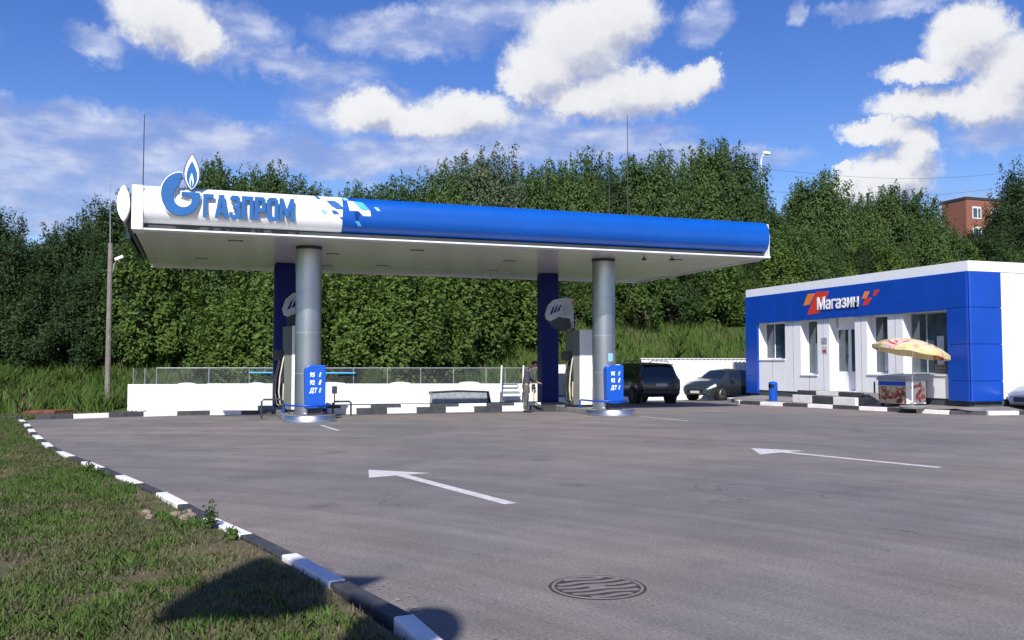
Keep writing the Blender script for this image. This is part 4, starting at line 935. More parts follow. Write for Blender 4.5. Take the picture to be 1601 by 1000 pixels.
part('lid', M['hatch'], fz, lambda m: m.prism([(fx0 - .06, 1.065), (fx1 + .08, 1.065), (fx1 + .08, 1.30), (fx0 + .1, 1.22), (fx0 - .06, 1.14)], 'y', fy0 - .1, fy1 + .02), bevel=.015)
part('foot', M['black'], fz, lambda m: [m.bb(a, a + .1, b_, b_ + .1, .15, .258) for a in (fx0 + .05, fx1 - .15) for b_ in (fy0 + .05, fy1 - .15)])
part('handle', M['dark_metal'], fz, lambda m: m.tube([(fx0 - .07, fy1 + .1, .6), (fx0 - .07, fy1 + .1, 1.0)], .03, 8))
# parasol
def prints2():
    m_, N, L, b = nodes_of('parasol_cloth'); tc = N.new('ShaderNodeTexCoord'); n = N.new('ShaderNodeTexNoise'); n.inputs['Scale'].default_value = 1.7; n.inputs['Detail'].default_value = 2.5; n.inputs['Distortion'].default_value = .8
    L.new(tc.outputs['Object'], n.inputs['Vector']); r = N.new('ShaderNodeValToRGB'); r.color_ramp.interpolation = 'CONSTANT'; e = r.color_ramp.elements
    e[0].position = 0; e[0].color = (.78, .40, .38, 1); e[1].position = .36; e[1].color = (.80, .68, .32, 1)
    for p_, c in ((.46, (.80, .76, .46)), (.54, (.80, .58, .52)), (.62, (.55, .06, .08)), (.66, (.75, .42, .10))): q = e.new(p_); q.color = (*c, 1)
    L.new(n.outputs['Fac'], r.inputs[0]); L.new(r.outputs[0], b.inputs['Base Color']); b.inputs['Roughness'].default_value = .8
    tr = N.new('ShaderNodeBsdfTranslucent'); L.new(r.outputs[0], tr.inputs[0]); ms = N.new('ShaderNodeMixShader'); ms.inputs[0].default_value = .35
    o_ = [x for x in N if x.type == 'OUTPUT_MATERIAL'][0]; L.new(b.outputs[0], ms.inputs[1]); L.new(tr.outputs[0], ms.inputs[2]); L.new(ms.outputs[0], o_.inputs[0]); return m_
M['parasol'] = prints2()
up_ = thing('parasol', (22.48, 23.93, .14), 'yellow and pink printed parasol on a white pole beside the freezer', 'parasol')
bx, by = 22.48, 23.93
part('pole', M['white'], up_, lambda m: m.tube([(bx, by, .2), (bx + .05, by - .02, 2.42)], .024, 10))
part('base', M['concrete'], up_, lambda m: m.lathe((bx, by, .15), [(.40, .001), (.42, .06), (.38, .10), (.06, .12), (.05, .2)], 28), smooth=True)
m = MB(); cxp, cyp, czp = bx + .05, by - .02, 2.47; n = 8; rings = [(0, 0), (.3, -.025), (.65, -.09), (.95, -.21), (1.22, -.37)]; tilt = Matrix.Rotation(R(11), 4, Vector((.33, .94, 0)).normalized()); vs = []
N16 = 32
for (r_, z_) in rings:
    for k in range(N16):
        a = 2 * math.pi * k / N16; sag = (abs((k % 4) - 2) / 2); rr = r_ * (.93 + .07 * sag); zz = z_ - .03 * (1 - sag) * (r_ / 1.22)
        p = tilt @ Vector((rr * math.cos(a), rr * math.sin(a), zz)); vs.append((cxp + p.x, cyp + p.y, czp + p.z))
fs = [(i * N16 + k, i * N16 + (k + 1) % N16, (i + 1) * N16 + (k + 1) % N16, (i + 1) * N16 + k) for i in range(len(rings) - 1) for k in range(N16)]
# hanging valance
base_ = (len(rings) - 1) * N16
for k in range(N16): x_, y_, z_ = vs[base_ + k]; vs.append((x_, y_, z_ - .13))
fs += [(base_ + k, base_ + (k + 1) % N16, base_ + N16 + (k + 1) % N16, base_ + N16 + k) for k in range(N16)]
m.add(vs, fs); cn = m.build('canopy_cloth', M['parasol'], up_, smooth=True)
m = MB()
for k in range(0, N16, 4): m.tube([(cxp, cyp, czp - .08), tuple(Vector(vs[(len(rings) - 1) * N16 + k]) - Vector((0, 0, .02)))], .008, 5)
m.build('rib', M['galv'], up_)
for (aa, tt) in ((R(232), 'КАЖДЫЙ'), (R(300), 'ДЕНЬ')): pass

# ------------------------------------------------------------------ cars
def make_car(name, st_, mats, loc, rz, label, wheels, wr, glass_side, glass_rear, glass_front, lights):
    t = thing(name, loc, label, 'car', None, rz)
    xs = [s[0] for s in st_]
    def S(x, v, sgn=1):
        for i in range(len(xs) - 1):
            if x <= xs[i + 1] or i == len(xs) - 2:
                k = (x - xs[i]) / (xs[i + 1] - xs[i]); k = max(0, min(1, k)); a, b = st_[i], st_[i + 1]; q = [a[j] + (b[j] - a[j]) * k for j in range(9)]; break
        zb, zm, zt, zr, wb, wm, wt, wrf = q[1:]
        P = [(0, zb), (wb, zb), (wm, zm), (wt, zt), (wrf, zr), (0, zr + .035)]
        i = min(4, int(v)); f = v - i; y = P[i][0] + (P[i + 1][0] - P[i][0]) * f; z = P[i][1] + (P[i + 1][1] - P[i][1]) * f
        return Vector((x, sgn * y, z))
    us = []
    for a, b in zip(xs, xs[1:]): us += [a + (b - a) * i / 4 for i in range(4)]
    us.append(xs[-1]); vv = [0, 1, 1.25, 1.6, 2, 2.5, 3, 3.5, 4, 4.5, 5]; ring = [(v, 1) for v in vv] + [(v, -1) for v in reversed(vv[1:-1])]
    m = MB(); n = len(ring); vs = [S(u, v, s) for u in us for v, s in ring]
    m.add(vs, [(i * n + k, i * n + (k + 1) % n, (i + 1) * n + (k + 1) % n, (i + 1) * n + k) for i in range(len(us) - 1) for k in range(n)] + [tuple(range(n)), tuple(range((len(us) - 1) * n, len(us) * n))])
    body = m.build('body', mats[0], t, smooth=True, world=False)
    def patch(nm, mat, u0, u1, v0, v1, sgn, off=.008, par=t, sk=0):
        a = 8; m = MB(); g = []
        for i in range(a + 1):
            for j in range(a + 1):
                v = v0 + (v1 - v0) * j / a; u = u0 + (u1 - u0) * i / a + sk * (j / a)
                p = S(u, v, sgn); du = S(min(u + .01, xs[-1]), v, sgn) - S(max(u - .01, 0), v, sgn); dv = S(u, min(v + .02, 5), sgn) - S(u, v - .02, sgn)
                nn = du.cross(dv).normalized() * sgn
                c_ = Vector((xs[-1] / 2, 0, .7))
                if nn.dot(p - c_) < 0: nn = -nn
                g.append(p + nn * off)
        m.add(g, [(i * (a + 1) + j, (i + 1) * (a + 1) + j, (i + 1) * (a + 1) + j + 1, i * (a + 1) + j + 1) for i in range(a) for j in range(a)])
        return m.build(nm, mat, par, smooth=True, world=False)
    for s in (1, -1):
        for (u0, u1, sk) in glass_side: patch('side_window', M['glass_dark'], u0, u1, 3.10, 3.88, s, sk=sk)
        patch('sill_trim', M['black'], wheels[0] + wr + .05, wheels[1] - wr - .05, 1.02, 1.35, s)
        for (nm, mat, u0, u1, v0, v1) in lights: patch(nm, M[mat], u0, u1, v0, v1, s, .012)
        for dx in (wheels[0] + (wheels[1] - wheels[0]) * .42, wheels[0] + (wheels[1] - wheels[0]) * .74):
            patch('door_gap', M['black'], dx, dx + .012, 1.4, 3.05, s, .004)
        patch('door_handle', mats[1], wheels[0] + (wheels[1] - wheels[0]) * .34, wheels[0] + (wheels[1] - wheels[0]) * .40, 2.80, 2.86, s, .02)
        yy = S(glass_front[1] - .35, 3, 1).y
        m = MB(); m.box((glass_front[1] - .42, s * (yy + .10), S(2, 3).z + .06), (.12, .18, .13)); m.build('wing_mirror', mats[0], t, bevel=.03, world=False)
        for wx in wheels:
            m = MB(); wy = S(wx, 2, 1).y
            arcp = [(wx + (wr + .06) * math.cos(a), wr + .0 + (wr + .06) * math.sin(a)) for a in [2 * math.pi * i / 28 for i in range(28)]]
            m.prism(arcp, 'y', s * (wy - .22), s * (wy + .006)); m.build('wheel_arch', M['black'], t, world=False)
            rr = [(wx + wr * math.cos(a), wr + wr * math.sin(a)) for a in [2 * math.pi * i / 28 for i in range(28)]]
            w_ = thing_part('wheel', t)
            m = MB(); m.prism(rr, 'y', s * (wy - .20), s * (wy + .03)); m.build('tyre', M['rubber'], w_, bevel=.03, world=False)
            rr2 = [(wx + wr * .66 * math.cos(a), wr + wr * .66 * math.sin(a)) for a in [2 * math.pi * i / 28 for i in range(28)]]
            m = MB(); m.prism(rr2, 'y', s * (wy - .0), s * (wy + .033)); m.build('rim_well', M['black'], w_, world=False)
            m = MB()
            for k in range(5):
                a = 2 * math.pi * k / 5 + .3
                for da in (-.2, .2):
                    m.add([(wx + .04 * math.cos(a + da * 3), s * (wy + .045), wr + .04 * math.sin(a + da * 3)), (wx + wr * .64 * math.cos(a + da - .15), s * (wy + .04), wr + wr * .64 * math.sin(a + da - .15)), (wx + wr * .64 * math.cos(a + da + .15), s * (wy + .04), wr + wr * .64 * math.sin(a + da + .15))], [(0, 1, 2)])
            ri = [(wr * .67, wy + .032), (wr * .62, wy + .048)]
            for k in range(28):
                a, b = 2 * math.pi * k / 28, 2 * math.pi * (k + 1) / 28
                m.add([(wx + ri[0][0] * math.cos(a), s * ri[0][1], wr + ri[0][0] * math.sin(a)), (wx + ri[0][0] * math.cos(b), s * ri[0][1], wr + ri[0][0] * math.sin(b)), (wx + ri[1][0] * math.cos(b), s * ri[1][1], wr + ri[1][0] * math.sin(b)), (wx + ri[1][0] * math.cos(a), s * ri[1][1], wr + ri[1][0] * math.sin(a))], [(0, 1, 2, 3)])
            m.build('rim', M['alloy'] if name != 'dark_suv' else M['dark_metal'], w_, world=False)
    def full(nm, u0, u1, mat):
        a = 8; m = MB(); g = []
        for i in range(a + 1):
            for j in range(-a, a + 1):
                s = 1 if j >= 0 else -1; v = 5 - abs(j) / a * .86; u = u0 + (u1 - u0) * i / a; p = S(u, v, s); p.z += .012; p.x += .004 * (-1 if u < xs[-1] / 2 else 1); g.append(p)
        w2 = 2 * a + 1; m.add(g, [(i * w2 + j, (i + 1) * w2 + j, (i + 1) * w2 + j + 1, i * w2 + j + 1) for i in range(a) for j in range(w2 - 1)])
        m.build(nm, mat, t, smooth=True, world=False)
    full('rear_window', *glass_rear, M['glass_dark']); full('windscreen', *glass_front, M['glass_dark'])
    return t, S
def thing_part(name, parent):
    o = bpy.data.objects.new(name, None); col.objects.link(o); o.parent = parent; return o
suv = [(0, .42, .60, .84, .87, .66, .82, .80, .74), (.05, .32, .6, 1.0, 1.04, .78, .88, .86, .78), (.30, .28, .6, 1.02, 1.57, .8, .91, .875, .66), (.75, .26, .6, 1.01, 1.65, .82, .915, .88, .66),
       (1.9, .26, .6, 1.0, 1.67, .82, .915, .88, .66), (2.55, .26, .6, .99, 1.62, .82, .915, .88, .64), (3.25, .26, .6, .98, 1.06, .82, .91, .86, .72), (3.95, .28, .6, .90, .98, .80, .90, .83, .68), (4.22, .32, .58, .76, .80, .74, .84, .78, .6), (4.3, .42, .52, .62, .64, .6, .72, .7, .5)]
t, S = make_car('dark_suv', suv, (M['suv_paint'], M['suv_paint']), (17.70, 32.4, 0), R(88), 'dark suv with roof rails parked rear towards the camera beside the fuel pump', (.82, 3.45), .35,
         [(.42, .95, .12), (1.02, 1.78, 0), (1.86, 2.55, -.0)], (.07, .285), (2.62, 3.20), [('tail_light', 'lens_red', .045, .16, 2.2, 2.98), ('headlight', 'lens_clear', 3.95, 4.2, 2.2, 2.9)])
part('bumper', M['black'], t, lambda m: m.box((.0, 0, .50), (.16, 1.62, .22)), bevel=.05, world=False)
part('number_plate', M['plate'], t, lambda m: m.box((-.015, 0, .78), (.02, .52, .11)), world=False)
for s in (1, -1): part('roof_rail', M['dark_metal'], t, lambda m: m.tube([(.55, s * .60, 1.66), (.65, s * .61, 1.75), (2.1, s * .61, 1.76), (2.35, s * .60, 1.68)], .02, 8), world=False)
part('spoiler', M['suv_paint'], t, lambda m: m.box((.30, 0, 1.615), (.30, 1.25, .04)), bevel=.015, world=False)
part('rear_wiper', M['black'], t, lambda m: m.tube([(.07, 0, 1.09), (.10, .28, 1.16)], .01, 5), world=False)
sed = [(0, .42, .55, .82, .85, .62, .76, .72, .62), (.10, .28, .6, .95, 1.0, .76, .86, .81, .70), (.65, .24, .6, .94, 1.06, .8, .895, .85, .68), (1.35, .22, .6, .93, 1.40, .8, .90, .86, .57),
       (2.0, .22, .6, .92, 1.46, .8, .90, .86, .57), (2.6, .22, .6, .91, 1.38, .8, .90, .86, .56), (3.35, .22, .6, .90, .98, .8, .895, .84, .70), (4.05, .24, .58, .79, .87, .78, .88, .81, .66), (4.38, .26, .52, .66, .72, .72, .80, .74, .56), (4.5, .34, .46, .56, .58, .6, .68, .64, .5)]
hx, hy = -.925, -.38; rzS = math.atan2(hy, hx)
fwv = Vector((hx, hy, 0)); lf = Vector((-hy, hx, 0))
# front left wheel (local 3.65, +.85) should stand at (21.3, 33.6)
base_s = Vector((22.95, 36.25, -.075)) - fwv * 3.65 - lf * .87
t, S = make_car('dark_sedan', sed, (M['sedan_paint'], M['sedan_paint']), tuple(base_s), rzS, 'dark graphite sedan parked nose out between the suv and the shop', (.85, 3.65), .325,
         [(.95, 1.5, .25), (1.58, 2.25, 0), (2.32, 2.95, -.22)], (.72, 1.30), (2.66, 3.30), [('headlight', 'lens_clear', 4.02, 4.40, 2.35, 2.95), ('tail_light', 'lens_red', .03, .25, 2.3, 2.95)])
part('grille', M['black'], t, lambda m: m.box((4.49, 0, .46), (.06, .9, .16)), bevel=.02, world=False); part('number_plate', M['plate'], t, lambda m: m.box((4.53, 0, .40), (.02, .5, .11)), world=False)
for s in (1, -1): part('fog_light', M['lens_clear'], t, lambda m: m.box((4.40, s * .62, .36), (.06, .16, .08)), bevel=.015, world=False)
t, S = make_car('silver_car', sed, (M['silver_paint'], M['silver_paint']), (29.72, 21.95, .02), R(180), 'silver car whose nose shows at the right end of the shop side wall', (.85, 3.65), .325,
         [(.95, 1.5, .25), (1.58, 2.25, 0), (2.32, 2.95, -.22)], (.72, 1.30), (2.66, 3.30), [('headlight', 'lens_clear', 4.02, 4.40, 2.35, 2.95), ('tail_light', 'lens_red', .03, .25, 2.3, 2.95)])
part('grille', M['black'], t, lambda m: m.box((4.49, 0, .46), (.06, .9, .16)), bevel=.02, world=False)

# ------------------------------------------------------------------ person
def skin_mesh(name, mat, parent, verts, edges, radii, sub=2):
    me = bpy.data.meshes.new(name); me.from_pydata(verts, edges, []); o = bpy.data.objects.new(name, me); col.objects.link(o)
    md = o.modifiers.new('skin', 'SKIN'); md.use_smooth_shade = True
    for i, r_ in enumerate(radii): me.skin_vertices[0].data[i].radius = (r_, r_) if not isinstance(r_, tuple) else r_
    me.skin_vertices[0].data[0].use_root = True
    s = o.modifiers.new('sub', 'SUBSURF'); s.levels = sub; s.render_levels = sub
    bpy.context.view_layer.update(); dg = bpy.context.evaluated_depsgraph_get(); nm = bpy.data.meshes.new_from_object(o.evaluated_get(dg)); bpy.data.objects.remove(o)
    nm.materials.clear(); nm.materials.append(mat); nm.name = name; q = bpy.data.objects.new(name, nm); col.objects.link(q); q.parent = parent; return q
def make_person():
    t = thing('person', (10.42, 28.5, .0), 'person in grey jacket and camouflage trousers bending over by the right pump', 'person', None, R(-8))
    # faces local +x. stands with slight stoop
    V = [(0, 0, .95), (.02, 0, 1.12), (.07, 0, 1.28), (.13, 0, 1.42), (.19, 0, 1.50), (.25, 0, 1.56)]          # pelvis..neck base..head base
    r = [(.11, .09), (.115, .10), (.15, .12), (.14, .10), .055, .06]; E = [(0, 1), (1, 2), (2, 3), (3, 4), (4, 5)]
    def limb(root, pts, rad):
        k = root
        for p, q in zip(pts, rad): V.append(p); r.append(q); E.append((k, len(V) - 1)); k = len(V) - 1
        return k
    for s in (1, -1):
        limb(0, [(0, s * .10, .86), (.02 + .04 * s, s * .11, .50), (-.02 + .03 * s, s * .12, .12), (.0 + .03 * s, s * .12, .05), (.16 + .03 * s, s * .13, .04)], [.085, .058, .042, .04, .03])
        k = limb(3, [(.12, s * .19, 1.40), (.16, s * .24, 1.15), (.36, s * .18, 1.02)], [.055, .042, .030])
        wr_ = k; hx_, hy_, hz_ = .40, s * .17, 1.00
        kk_ = limb(wr_, [(hx_, hy_, hz_), (.44, hy_, .99)], [.026, .03])
        for f in range(4):
            limb(kk_, [(.475, hy_ + (f - 1.5) * .018, .985), (.505, hy_ + (f - 1.5) * .02, .965 - .003 * f), (.515, hy_ + (f - 1.5) * .02, .94 + .004 * abs(f - 1))], [.009, .008, .007])
        limb(kk_ - 1, [(.42, hy_ - s * .035, .99), (.45, hy_ - s * .045, .97)], [.010, .008])
    body = skin_mesh('body', M['skin'], t, V, E, r, 2)
    skin_mesh('jacket', M['jacket'], body, [(0, 0, .80), (.02, 0, 1.10), (.07, 0, 1.28), (.13, 0, 1.41), (.17, 0, 1.47), (.12, .20, 1.40), (.16, .25, 1.15), (.33, .19, 1.03), (.12, -.20, 1.40), (.16, -.25, 1.15), (.33, -.19, 1.03)],
              [(0, 1), (1, 2), (2, 3), (3, 4), (3, 5), (5, 6), (6, 7), (3, 8), (8, 9), (9, 10)], [(.18, .14), (.16, .13), (.175, .14), (.16, .12), .075, .075, .06, .045, .075, .06, .045])
    skin_mesh('trousers', M['camo'], body, [(0, 0, .98), (0, 0, .90), (0, .10, .84), (.06, .11, .50), (.0, .12, .10), (0, -.10, .84), (-.02, -.11, .50), (-.06, -.12, .10)], [(0, 1), (1, 2), (2, 3), (3, 4), (1, 5), (5, 6), (6, 7)], [(.155, .125), (.16, .13), .11, .085, .07, .11, .085, .07])
    for s in (1, -1): part('shoe', M['black'], body, lambda m: m.box((.06 + .03 * s, s * .125, .045), (.28, .10, .09)), bevel=.03, world=False)
    # head
    bm = bmesh.new(); bmesh.ops.create_uvsphere(bm, u_segments=24, v_segments=16, radius=1); rot = Matrix.Rotation(R(28), 4, 'Y')
    for v in bm.verts:
        p = Vector((v.co.x * .100, v.co.y * .076, v.co.z * .118))
        if p.z < -.03 and p.x > 0: p.x *= .92; p.y *= .85
        if abs(p.y) < .02 and p.x > .08 and -.03 < p.z < .02: p.x += .018     # nose
        v.co = rot @ p + Vector((.30, 0, 1.62))
    me = bpy.data.meshes.new('head'); bm.to_mesh(me); bm.free(); me.shade_smooth(); me.materials.append(M['skin']); h = bpy.data.objects.new('head', me); col.objects.link(h); h.parent = body
    for s in (1, -1):
        part('ear', M['skin'], h, lambda m: m.box((.295, s * .078, 1.615), (.03, .015, .05)), bevel=.006, world=False)
        part('eye', M['black'], h, lambda m: m.box(tuple(rot @ Vector((.093, s * .03, .012)) + Vector((.30, 0, 1.62))), (.012, .02, .010)), bevel=.003, world=False)
    part('mouth', M['valve_red'], h, lambda m: m.box(tuple(rot @ Vector((.083, 0, -.055)) + Vector((.30, 0, 1.62))), (.012, .036, .008)), world=False)
    bm = bmesh.new(); bmesh.ops.create_uvsphere(bm, u_segments=24, v_segments=16, radius=1)
    for v in bm.verts:
        p = Vector((v.co.x * .108, v.co.y * .084, v.co.z * .126)); keep = (p.z > .035 or p.x < -.01) and p.z > -.07
        if not keep: p = Vector((p.x * .8, p.y * .8, p.z * .8))
        v.co = rot @ p + Vector((.297, 0, 1.623))
    me = bpy.data.meshes.new('hair'); bm.to_mesh(me); bm.free(); me.shade_smooth(); me.materials.append(M['hair']); q = bpy.data.objects.new('hair', me); col.objects.link(q); q.parent = h
make_person()

# ------------------------------------------------------------------ trees
def leaf_quads(centres, per, spread, size, up=.35):
    n = len(centres) * per; c = np.repeat(centres, per, axis=0) + rng.normal(0, 1, (n, 3)) * spread
    nrm = rng.normal(0, .75, (n, 3)); od = c * np.array([1, 1, .35]); od /= np.linalg.norm(od, axis=1)[:, None] + 1e-6; nrm = nrm + od * .9; nrm[:, 2] += up; nrm /= np.linalg.norm(nrm, axis=1)[:, None]
    a = np.cross(nrm, rng.normal(0, 1, (n, 3))); a /= np.linalg.norm(a, axis=1)[:, None]; b = np.cross(nrm, a)
    s = rng.uniform(.6, 1.3, n)[:, None] * size; a = a * s; b = b * s * .62
    return np.stack([c - a, c + b * .9 - a * .1, c + a, c - b * .9 + a * .1], 1).reshape(-1, 3)
def make_tree(kind, mat, h, rx, nb, per, size, low=.2, seed=1, shoot=.17):
    """boughs fan out of the trunk; each carries a few upright shoots clothed in leaves"""
    global rng
    rng = np.random.default_rng(seed); rnd = random.Random(seed)
    root = bpy.data.objects.new(kind, None); col.objects.link(root)
    m = MB(); br = .018 * h; m.tube([(0, 0, -.6), (.03 * h, 0, h * .3), (-.01 * h, .02 * h, h * .6), (.01 * h, 0, h * .85)], [br * 1.2, br, br * .6, br * .2], 8)
    C = []; S = []
    lobes = [(rnd.uniform(0, 6.28), rnd.uniform(.75, 1.2)) for _ in range(5)]
    for k in range(nb):
        t = ((k + rnd.random()) / nb) ** .9; z = low + (.80 - low) * t
        prof = (1 - .82 * t ** 2.2) * (.72 + .28 * min(1, t * 4))
        a = k * 2.4 + rnd.uniform(-.5, .5); lb = max(w * max(0, math.cos(a - q)) for q, w in lobes)
        rr = rx * prof * (.55 + .5 * lb) * (.35 + .65 * rnd.random() ** .5)
        bx_, by_, bz_ = rr * math.cos(a), rr * math.sin(a), z * h
        m.tube([(0, 0, max(.12, z - .2) * h), (bx_ * .55, by_ * .55, (z - .08) * h), (bx_, by_, bz_)], [br * .5, br * .3, br * .12], 5)
        for j in range(rnd.randint(4, 7)):
            a2 = rnd.uniform(0, 6.28); sp = rnd.uniform(.2, 1) * .085 * h; L_ = shoot * h * rnd.uniform(.5, 1.15) * (1.15 if t > .7 else .9)
            tip = (bx_ + math.cos(a2) * sp * 1.3 + math.cos(a) * .03 * h, by_ + math.sin(a2) * sp * 1.3 + math.sin(a) * .03 * h, bz_ + L_)
            st_ = (bx_ + math.cos(a2) * sp * .7, by_ + math.sin(a2) * sp * .7, bz_ - L_ * .35)
            if j < 2: m.tube([(bx_, by_, bz_ - .02 * h), tip], [br * .12, br * .03], 4)
            q = rng.uniform(0, 1, per) ** 1.25; base = np.array(st_)[None] * (1 - q)[:, None] + np.array(tip)[None] * q[:, None]
            sg = (.046 * (1 - q) + .010)[:, None] * h * np.array([[1, 1, .7]])
            C.append(base + rng.normal(0, 1, (per, 3)) * sg); S.append(np.repeat([[bx_ * .6, by_ * .6, bz_ - .05 * h]], per, axis=0))
    c = np.concatenate(C); o_ = np.concatenate(S); n = len(c)
    nrm = c - o_; nrm /= np.linalg.norm(nrm, axis=1)[:, None] + 1e-6; nrm = nrm * .8 + rng.normal(0, .55, (n, 3)); nrm[:, 2] += .3; nrm /= np.linalg.norm(nrm, axis=1)[:, None]
    aa = np.cross(nrm, rng.normal(0, 1, (n, 3))); aa /= np.linalg.norm(aa, axis=1)[:, None]; bb = np.cross(nrm, aa)
    s_ = rng.uniform(.6, 1.35, n)[:, None] * size; aa = aa * s_; bb = bb * s_ * .6
    V = np.stack([c - aa, c + bb * .9 - aa * .1, c + aa, c - bb * .9 + aa * .1], 1).reshape(-1, 3)
    trunk = m.build('trunk', M['bark'], None, smooth=True); trunk.parent = root
    mesh_np('crown', V, 4, mat, root); return root
protos = {
 'broad': [make_tree('broadleaf_tree', M['leaf'], 10, 3.3, 34, 130, .115, .14, s) for s in (1, 2, 3, 11)],
 'dark': [make_tree('dark_tree', M['leaf_dark'], 10, 3.0, 32, 130, .11, .10, s, .20) for s in (4, 5)],
 'pale': [make_tree('willow_tree', M['leaf_pale'], 10, 3.3, 32, 130, .105, .15, 6)],
 'bush': [make_tree('leafy_bush', M['leaf_bush'], 5, 2.5, 22, 130, .088, .04, s, .22) for s in (7, 8, 9)],
}
used = set()
def plant(kind, idx, x, y, h, w, label, cat, group):
    p = protos[kind][idx % len(protos[kind])]; ph = 5 if kind == 'bush' else 10
    if p.name in used: r_ = copy_tree(p)
    else: r_ = p; used.add(p.name)
    r_.location = (x, y, ground_z(x, y) - .05); r_.rotation_euler = (0, 0, prnd.uniform(0, 6.28)); s = h / ph; r_.scale = (s * w, s * w, s); tag(r_, label, cat, group); return r_
prnd = random.Random(11)
def pix_xy(px, py, Y):
    a = (px - 800.5) / FPX; b = (500 - py) / FPX; f = Vector((math.sin(HEAD) * math.cos(PITCH), math.cos(HEAD) * math.cos(PITCH), math.sin(PITCH))); r = Vector((math.cos(HEAD), -math.sin(HEAD), 0)); u = r.cross(f)
    d = f + r * a + u * b; t_ = Y / d.y; return d.x * t_, CAMH + d.z * t_
sky_line = [(-60, 300, 'dark'), (-20, 322, 'dark'), (14, 336, 'dark'), (50, 384, 'dark'), (84, 382, 'dark'), (116, 350, 'dark'), (150, 326, 'dark'), (176, 308, 'dark'), (215, 330, 'broad'), (250, 315, 'broad'), (290, 300, 'broad'),
            (330, 255, 'broad'), (352, 250, 'broad'), (392, 262, 'broad'), (428, 254, 'broad'), (462, 275, 'broad'), (500, 296, 'broad'), (530, 298, 'broad'), (562, 286, 'broad'), (595, 290, 'broad'), (628, 276, 'broad'), (665, 266, 'broad'), (702, 250, 'broad'), (740, 236, 'pale'), (772, 230, 'pale'),
            (808, 258, 'broad'), (838, 262, 'broad'), (862, 250, 'broad'), (898, 250, 'broad'), (926, 230, 'broad'), (958, 268, 'dark'), (990, 242, 'broad'), (1022, 234, 'broad'), (1058, 252, 'broad'), (1096, 224, 'broad'), (1130, 216, 'broad'), (1154, 240, 'broad'), (1182, 306, 'broad'), (1216, 326, 'broad'),
            (1250, 286, 'broad'), (1280, 266, 'broad'), (1308, 300, 'broad'), (1342, 306, 'broad'), (1378, 292, 'broad'), (1412, 288, 'broad'), (1446, 306, 'broad'), (1478, 378, 'broad'), (1514, 368, 'pale'), (1562, 318, 'dark'), (1588, 264, 'dark'), (1605, 280, 'dark'), (1650, 290, 'dark'), (1700, 280, 'broad')]
names = {'dark': ('dark green tree', 'dark trees at the edges of the belt'), 'broad': ('mid green leafy tree', 'green trees of the belt behind the station'), 'pale': ('pale silvery green tree', 'pale trees of the belt')}
for i, (px, py, kd) in enumerate(sky_line):
    Y = 66 + prnd.uniform(-3, 5); X, zt = pix_xy(px, py - 6, Y); h = (zt - ground_z(X, Y))
    zone = 'left of the canopy' if px < 200 else 'behind the canopy' if px < 1200 else 'behind the shop'
    plant(kd, i, X, Y, h, prnd.uniform(.62, .80) * (10.5 / h) ** .3, names[kd][0] + ' rising ' + zone + ' on the skyline', 'tree', names[kd][1] + ', ' + zone)
for i, px in enumerate(range(-50, 1700, 44)):          # middle row, lower
    Y = 58 + prnd.uniform(-2, 2.5); X, zt = pix_xy(px + prnd.uniform(-12, 12), 345 + prnd.uniform(-15, 40), Y)
    zone = 'left of the canopy' if px < 200 else 'behind the canopy' if px < 1200 else 'behind the shop'
    kd = 'dark' if (px < 200 or i % 4 == 0) else 'broad'; h = zt - ground_z(X, Y)
    plant(kd, i, X, Y, h, prnd.uniform(.85, 1.0), 'lower ' + names[kd][0] + ' standing before the taller ones ' + zone, 'tree', 'lower ' + names[kd][1] + ', ' + zone)
for i in range(60):                                    # bushes at the foot
    row = i % 2; px = -40 + (i // 2) * 55 + prnd.uniform(-15, 15) + row * 26
    X, _ = pix_xy(px, 500, 50); Yb = 47.5 + row * 4.5
    if X < 0: Yb += 5.5
    if X > 13: Yb += min(10, (X - 13) * .9 + 3)
    Yb += prnd.uniform(-.8, .8); X, _ = pix_xy(px, 500, Yb)
    zone = 'left of the canopy' if px < 200 else 'under the canopy view' if px < 960 else 'beyond the cars' if px < 1170 else 'behind the shop'
    plant('bush' if px > 190 else 'dark', i, X, Yb, prnd.uniform(3.4, 7.0) if px > 190 else prnd.uniform(5, 7.5), prnd.uniform(.95, 1.2), ('bright green leafy bush' if px > 190 else 'dark shaggy bush') + ' at the foot of the tree belt ' + zone.replace('under the canopy view', 'seen beneath the canopy'), 'bush', 'bushes at the foot of the belt ' + zone)
# a few low shrubs hugging the fence
for i, (x_, y_, h_) in enumerate(((-9, 46, 1.6), (-6.2, 47, 1.3), (3.5, 44.6, 1.8), (8.2, 45, 1.6), (18.5, 46, 1.0), (22.8, 47.5, 1.2))):
    plant('bush', i, x_, y_, h_, 1.1, ('low shrub in the tall grass left of the white wall', 'smaller shrub in the tall grass behind the mast', 'low shrub behind the fence near the left columns', 'low shrub behind the fence midway between the islands', 'tiny shrub on the slope behind the suv', 'low shrub on the slope behind the sedan')[i], 'shrub', None)
for k, ps in protos.items():
    for p in ps:
        if p.name not in used:
            for c in list(p.children): bpy.data.objects.remove(c)
            bpy.data.objects.remove(p)

